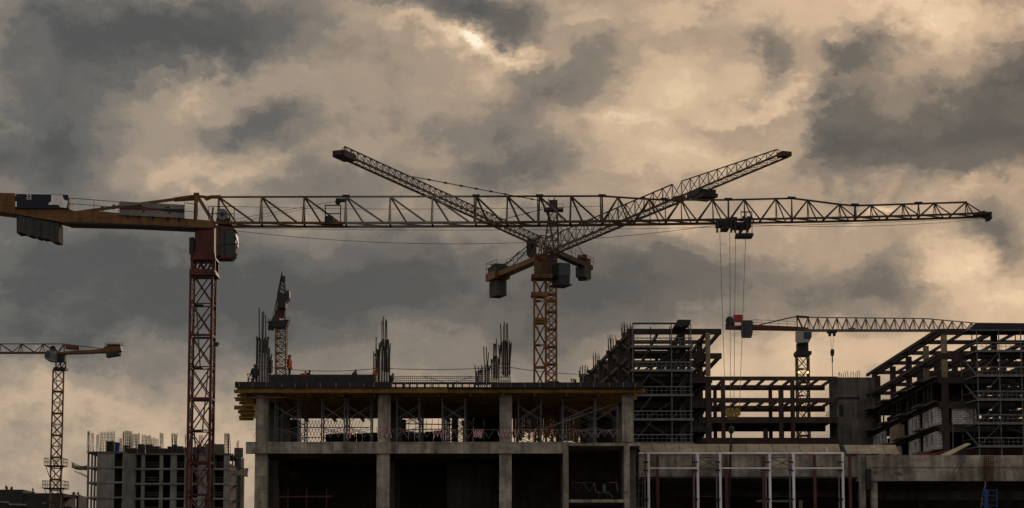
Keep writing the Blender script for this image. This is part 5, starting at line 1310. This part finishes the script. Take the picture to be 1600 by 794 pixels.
# ------------------------------------------------------------------ far apartment shell at the left
YB = 380.0
XB = lambda px: P(px, 745, YB).x
zB = lambda py: P(250, py, YB).z
ab = thing('apartment_shell', 'far unfinished concrete apartment block with dark windows behind the red mast', 'building', (XB(260), YB+8, 0))
lev = [zB(705.5)-k*(zB(705.5)-zB(729)) for k in range(9)]
def pier(x0, x1, dy=0, m=m_conc_far, dep=.4, zt=None): 
    b = MB(); b.box(P(x0,745,YB+dy).x, P(x1,745,YB+dy).x, YB+dy, YB+dy+dep, 0, zt or lev[0]-.36); b.build('wall', m, ab)
for x0,x1 in ((136,138.5),(141.8,144),(146.5,149)): 
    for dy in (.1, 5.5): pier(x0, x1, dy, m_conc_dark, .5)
pier(151,178.5); pier(178.4,191,5,m_conc_dark,.3); pier(191,193,.05); 
b = MB(); b.prism([(XB(193),YB+.1,0),(P(212.5,745,YB+5).x,YB+5,0),(P(212.5,745,YB+5).x,YB+5.4,0),(XB(193),YB+.5,0)], (0,0,lev[0]-.37)); b.build('wall', m_conc_far, ab)
D2 = 4.5
XB2 = lambda px: P(px, 745, YB+D2).x
def pier2(x0,x1,m=m_conc_far,dep=.4):
    b = MB(); b.box(XB2(x0), XB2(x1), YB+D2, YB+D2+dep, 0, lev[0]-.36); b.build('wall', m, ab)
for x0,x1 in ((220.5,226),(249,254.5),(266,276),(288,299),(309,323),(349.5,358)): pier2(x0,x1)
b = MB(); b.box(XB2(332), XB2(334), YB+D2+2, YB+D2+3, 0, lev[0]-.36); b.build('wall', m_conc_dark, ab)
# right flank, receding, catching the light of the open sky
b = MB(); b.box(XB2(357)-.4, XB2(358.2), YB+D2+.42, YB+D2+22, 0, lev[0]-2); 
for (x0,x1,dy,m,dep,dz) in ((362,364,12,m_conc_far,.5,1.5),(376,380.5,10,m_conc_far,.6,-.3),(366,376,16,m_conc_dark,.4,1.2)):
    b2 = MB(); b2.box(P(x0,745,YB+dy).x, P(x1,745,YB+dy).x, YB+dy, YB+dy+dep, 0, lev[0]-.4+dz*.6); b2.build('wall', m, ab)
b.build('wall', m_conc_dark, ab)
for k, z in enumerate(lev):
    b = MB(); e = .02*(k>0)
    b.box(XB(135.5), XB(193), YB-.15, YB+9, z-.35, z); b.box(XB(193.1), XB2(359), YB+D2-.2, YB+22, z-.35, z)
    if k: b.box(XB2(359.1), P(379,745,YB+12.5).x, YB+10.7, YB+13, z-.3, z)
    b.build('floor_slab', m_conc_far if k else m_conc_dark, ab)
    if k:
        b = MB(); zt2 = lev[k-1]-.36
        b.box(P(203,745,YB+D2+8).x, P(354,745,YB+D2+8).x, YB+D2+8, YB+D2+8.3, z+.002, zt2); b.box(P(176,745,YB+6).x, P(193,745,YB+6).x, YB+6, YB+6.2, z+.002, zt2)
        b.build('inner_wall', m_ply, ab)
        b = MB(); 
        for px0, px1 in ((226.2,248.8),(276.2,287.8),(334.2,349.3)):
            for h in (.6,1.1): b.bar((XB2(px0),YB+D2+.3,z+h),(XB2(px1),YB+D2+.3,z+h),.09)
        b.build('guard_rail', m_conc_dark, ab)
b = MB(); b.box(XB2(319), XB2(349), YB+D2+.1, YB+D2+.4, lev[0]+.001, zB(691)); b.box(XB2(358), P(378,745,YB+10).x, YB+11, YB+11.3, lev[0]-.4, zB(693)); b.build_each('roof_formwork', mat('pale_green_formwork', rgb(.07,.068,.058), .8), ab)
def starters(b, x0, x1, ytop, n, Y, zb_, lean=.2, ties=3):
    for i in range(n):
        x = x0+(x1-x0)*i/max(1,n-1); p = P(x, ytop+random.uniform(0,3), Y); b.bar((p.x+random.uniform(-lean,lean),Y+random.uniform(0,.6),zb_), p, .09)
    zt = P(x0, ytop+3, Y).z
    for k in range(ties): z = zb_+(zt-zb_)*(k+1)/(ties+.5); b.bar((P(x0,700,Y).x,Y,z),(P(x1,700,Y).x,Y,z),.06)
for i, (x0,x1,yt,n,dy,lab) in enumerate(((137,140,672,4,1,'leftmost dark rebar bundle on the roof of the far apartment shell'),(143,146,676,3,1,'thin rebar pair beside the leftmost bundle on the far roof'),(151,154,677,3,1,'single pale rebar bundle left of the rebar mesh box on the far roof'),
        (156.5,179,673.5,11,1,'square rebar mesh box above the dark hut on the far roof'),(187,190,684,3,2,'short rebar bundle right of the blue tank on the far roof'),(192,206,672.5,12,4,'dense tall rebar cage right of the blue tank on the far roof'),(206,218,676,10,7,'dense rebar cage stepping down behind the tall one on the far roof'),
        (222,235,678,10,9,'dark rebar cage in the middle of the far roof'),(236,247,683,7,6,'low wire rebar mesh on the middle of the far roof'),(250,255,675,5,5,'lone tall rebar bundle on the middle of the far roof'),(268,277,676,8,5,'pale tall rebar mesh left of the red crane mast'),(289,297,677,6,5,'rebar bundle just left of the red crane mast'),
        (311,317,679,5,5,'rebar bundle seen through the red crane mast'),(351,359,676,9,6,'dark tall rebar bundle above the right flank of the far shell'),(370,373,688,3,11,'short rebar stub at the right end of the far roof'))):
    b = MB(); starters(b, x0, x1, yt, n, YB+dy, lev[0], ties=6 if n > 6 else 3); solo('rebar_bundle', lab, 'rebar', b, m_rebar, group='rebar bundles on the far roof')
b = MB(); b.pbox(168,688,178.5,704,YB+3,2.5); b.pbox(167,687,179.5,688.2,YB+3,2.9)
o = solo('roof_hut', 'dark hut on the roof of the far apartment shell', 'hut', b, m_ply); o.location.z = lev[0]+.001
b = MB(); c = P(183.5,700,YB+3); b.tube((c.x,YB+3,lev[0]+.001),(c.x,YB+3,P(183,692.5,YB+3).z), M(3.6,YB), 12); b.tube((c.x,YB+3,P(183,692.5,YB+3).z),(c.x,YB+3,P(183,691,YB+3).z), M(3.6,YB), 12, M(1.5,YB))
solo('water_tank', 'blue water tank beside the dark roof hut', 'tank', b, m_blue)
b = MB()
q = P(194,702,YB+12); r_ = P(348,702,YB+12); b.box(q.x, r_.x, YB+11.9, YB+15.2, lev[0]+.001, lev[0]+.5)
px = 194.0
while px < 347:
    w = random.uniform(4, 12); q = P(px, 703-random.uniform(3,12), YB+12); r_ = P(min(px+w,348), 703, YB+12); b.box(q.x, r_.x-.15, YB+12+random.uniform(0,2), YB+15, lev[0]+.001, q.z); px += w*random.uniform(1,1.15)
solo('parapet_formwork', 'ragged dark parapet formwork along the far roof behind the rebar', 'formwork', b, m_ply)
def net(label, pts, bars, Y):
    t = thing('debris_net', label, 'net', P(*pts[len(pts)//2], Y), 'debris nets on the far shell')
    b = MB(); n = len(pts)//2
    up, dn = pts[:n], pts[n:]
    for (a, c), (d, e) in zip(zip(up, up[1:]), zip(dn, dn[1:])):
        for f in range(4):
            f0, f1 = f/4, (f+1)/4
            L_ = lambda p, q, k: (p[0]+(q[0]-p[0])*k, p[1]+(q[1]-p[1])*k)
            b.prism([P(*L_(a,d,f0),Y+f0*.8), P(*L_(c,e,f0),Y+f0*.8), P(*L_(c,e,f1),Y+f1*.8), P(*L_(a,d,f1),Y+f1*.8)], (0,.05,0))
    b.build('netting', m_net, t)
    b = MB()
    for (p, q) in bars: b.bar(P(*p,Y-.1), P(*q,Y-.1), .13)
    b.build('arm', m_dark, t)
net('pale debris net sagging from arms at the left end of the far shell', [(112,723),(118,727),(126,729),(136,727),(112,731),(119,734),(127,735),(136,734)], [((111,722),(136,733)),((112,731),(136,735)),((116,736),(136,746)),((124,738),(136,744))], YB+1)
net('pale debris net sagging across the right flank of the far shell', [(352,729),(362,735),(374,736),(388,731),(354,731),(363,741),(375,744),(387,744)], [((350,727),(388,733)),((362,741),(388,745))], YB+3)
# ---- low dark building at the lower left corner
gl = thing('low_building_shell', 'low dark building shell in the lower left corner under the far crane', 'building', (P(60,780,320).x, 325, 0))
YG = 320.0
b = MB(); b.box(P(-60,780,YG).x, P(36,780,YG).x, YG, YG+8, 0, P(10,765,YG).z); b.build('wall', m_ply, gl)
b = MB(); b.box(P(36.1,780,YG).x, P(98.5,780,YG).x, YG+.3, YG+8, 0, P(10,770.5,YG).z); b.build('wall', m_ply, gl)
for x0,x1 in ((111,116.5),(122,125)):
    b = MB(); b.box(P(x0,780,YG).x, P(x1,780,YG).x, YG+.2, YG+.8, 0, P(10,773,YG).z); b.build('column', m_conc_far, gl)
b = MB(); b.box(P(98.6,780,YG).x, P(116,780,YG).x, YG+.1, YG+5, P(10,777,YG).z, P(10,773,YG).z+.001); b.build('lintel', m_conc_dark, gl)
b = MB(); b.box(P(117,780,YG).x, P(125,780,YG).x, YG+1, YG+5, 0, P(10,774,YG).z); b.build('wall', m_ply, gl)
b = MB(); b.box(P(98.6,780,YG).x, P(111,780,YG).x, YG+1, YG+5, 0, P(10,791,YG).z); b.build('wall', m_ply, gl)
b = MB()
for x0,x1,y0 in ((-5,14,784),(14,42,788),(66,72,786)): b.bar(P(x0,y0,YG-.2), P(x1,y0+1,YG-.2), .28)
b.build_each('ledge', m_conc_far, gl)
for i, (x,yt,w,lab) in enumerate(((10,758,3,'thicker rebar stub at the far left of the low building shell'),(18,759,2.4,'thinner rebar stub right of the thick one on the low shell'),(51.5,761,1.4,'dark rebar stub in the middle of the low shell roof'),(115,767,3,'rebar stub above the first column by the low opening'),(122,768,2,'rebar stub at the right end of the low shell'))):
    b = MB(); starters(b, x-w/2, x+w/2, yt, 4, YG+1, P(x,774,YG+1).z if x > 40 else P(x,766,YG+1).z, .05, 2); solo('rebar_stub', lab, 'rebar', b, m_rebar, group='rebar stubs on the low shell')
# ------------------------------------------------------------------ light, camera, render settings
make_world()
su = bpy.data.lights.new('sun', 'SUN'); su.energy = SUN_E; su.angle = math.radians(14); su.color = (1,.82,.6)
so = bpy.data.objects.new('sun', su); C.objects.link(so)
d = Vector((math.sin(SUN_AZ)*math.cos(SUN_EL), math.cos(SUN_AZ)*math.cos(SUN_EL), math.sin(SUN_EL)))
so.rotation_euler = d.to_track_quat('Z', 'Y').to_euler(); so.location = (0, 0, 120)
cd = bpy.data.cameras.new('camera'); cam = bpy.data.objects.new('camera', cd); C.objects.link(cam)
cam.location = (0, 0, EYE); cam.rotation_euler = (math.pi/2 + PITCH, 0, 0)
cd.sensor_width = 36; cd.lens = 36*F/1600; cd.shift_y = (CY-397)/1600; cd.clip_start = .5; cd.clip_end = 12000
SC.camera = cam
SC.view_settings.view_transform = 'Standard'; SC.view_settings.look = 'None'
SC.view_settings.exposure = 0; SC.view_settings.gamma = 1; SC.view_settings.use_curve_mapping = False
SC.render.engine = 'CYCLES'
SC.cycles.use_denoising = True
SC.cycles.max_bounces = 5; SC.cycles.diffuse_bounces = 3; SC.cycles.glossy_bounces = 2
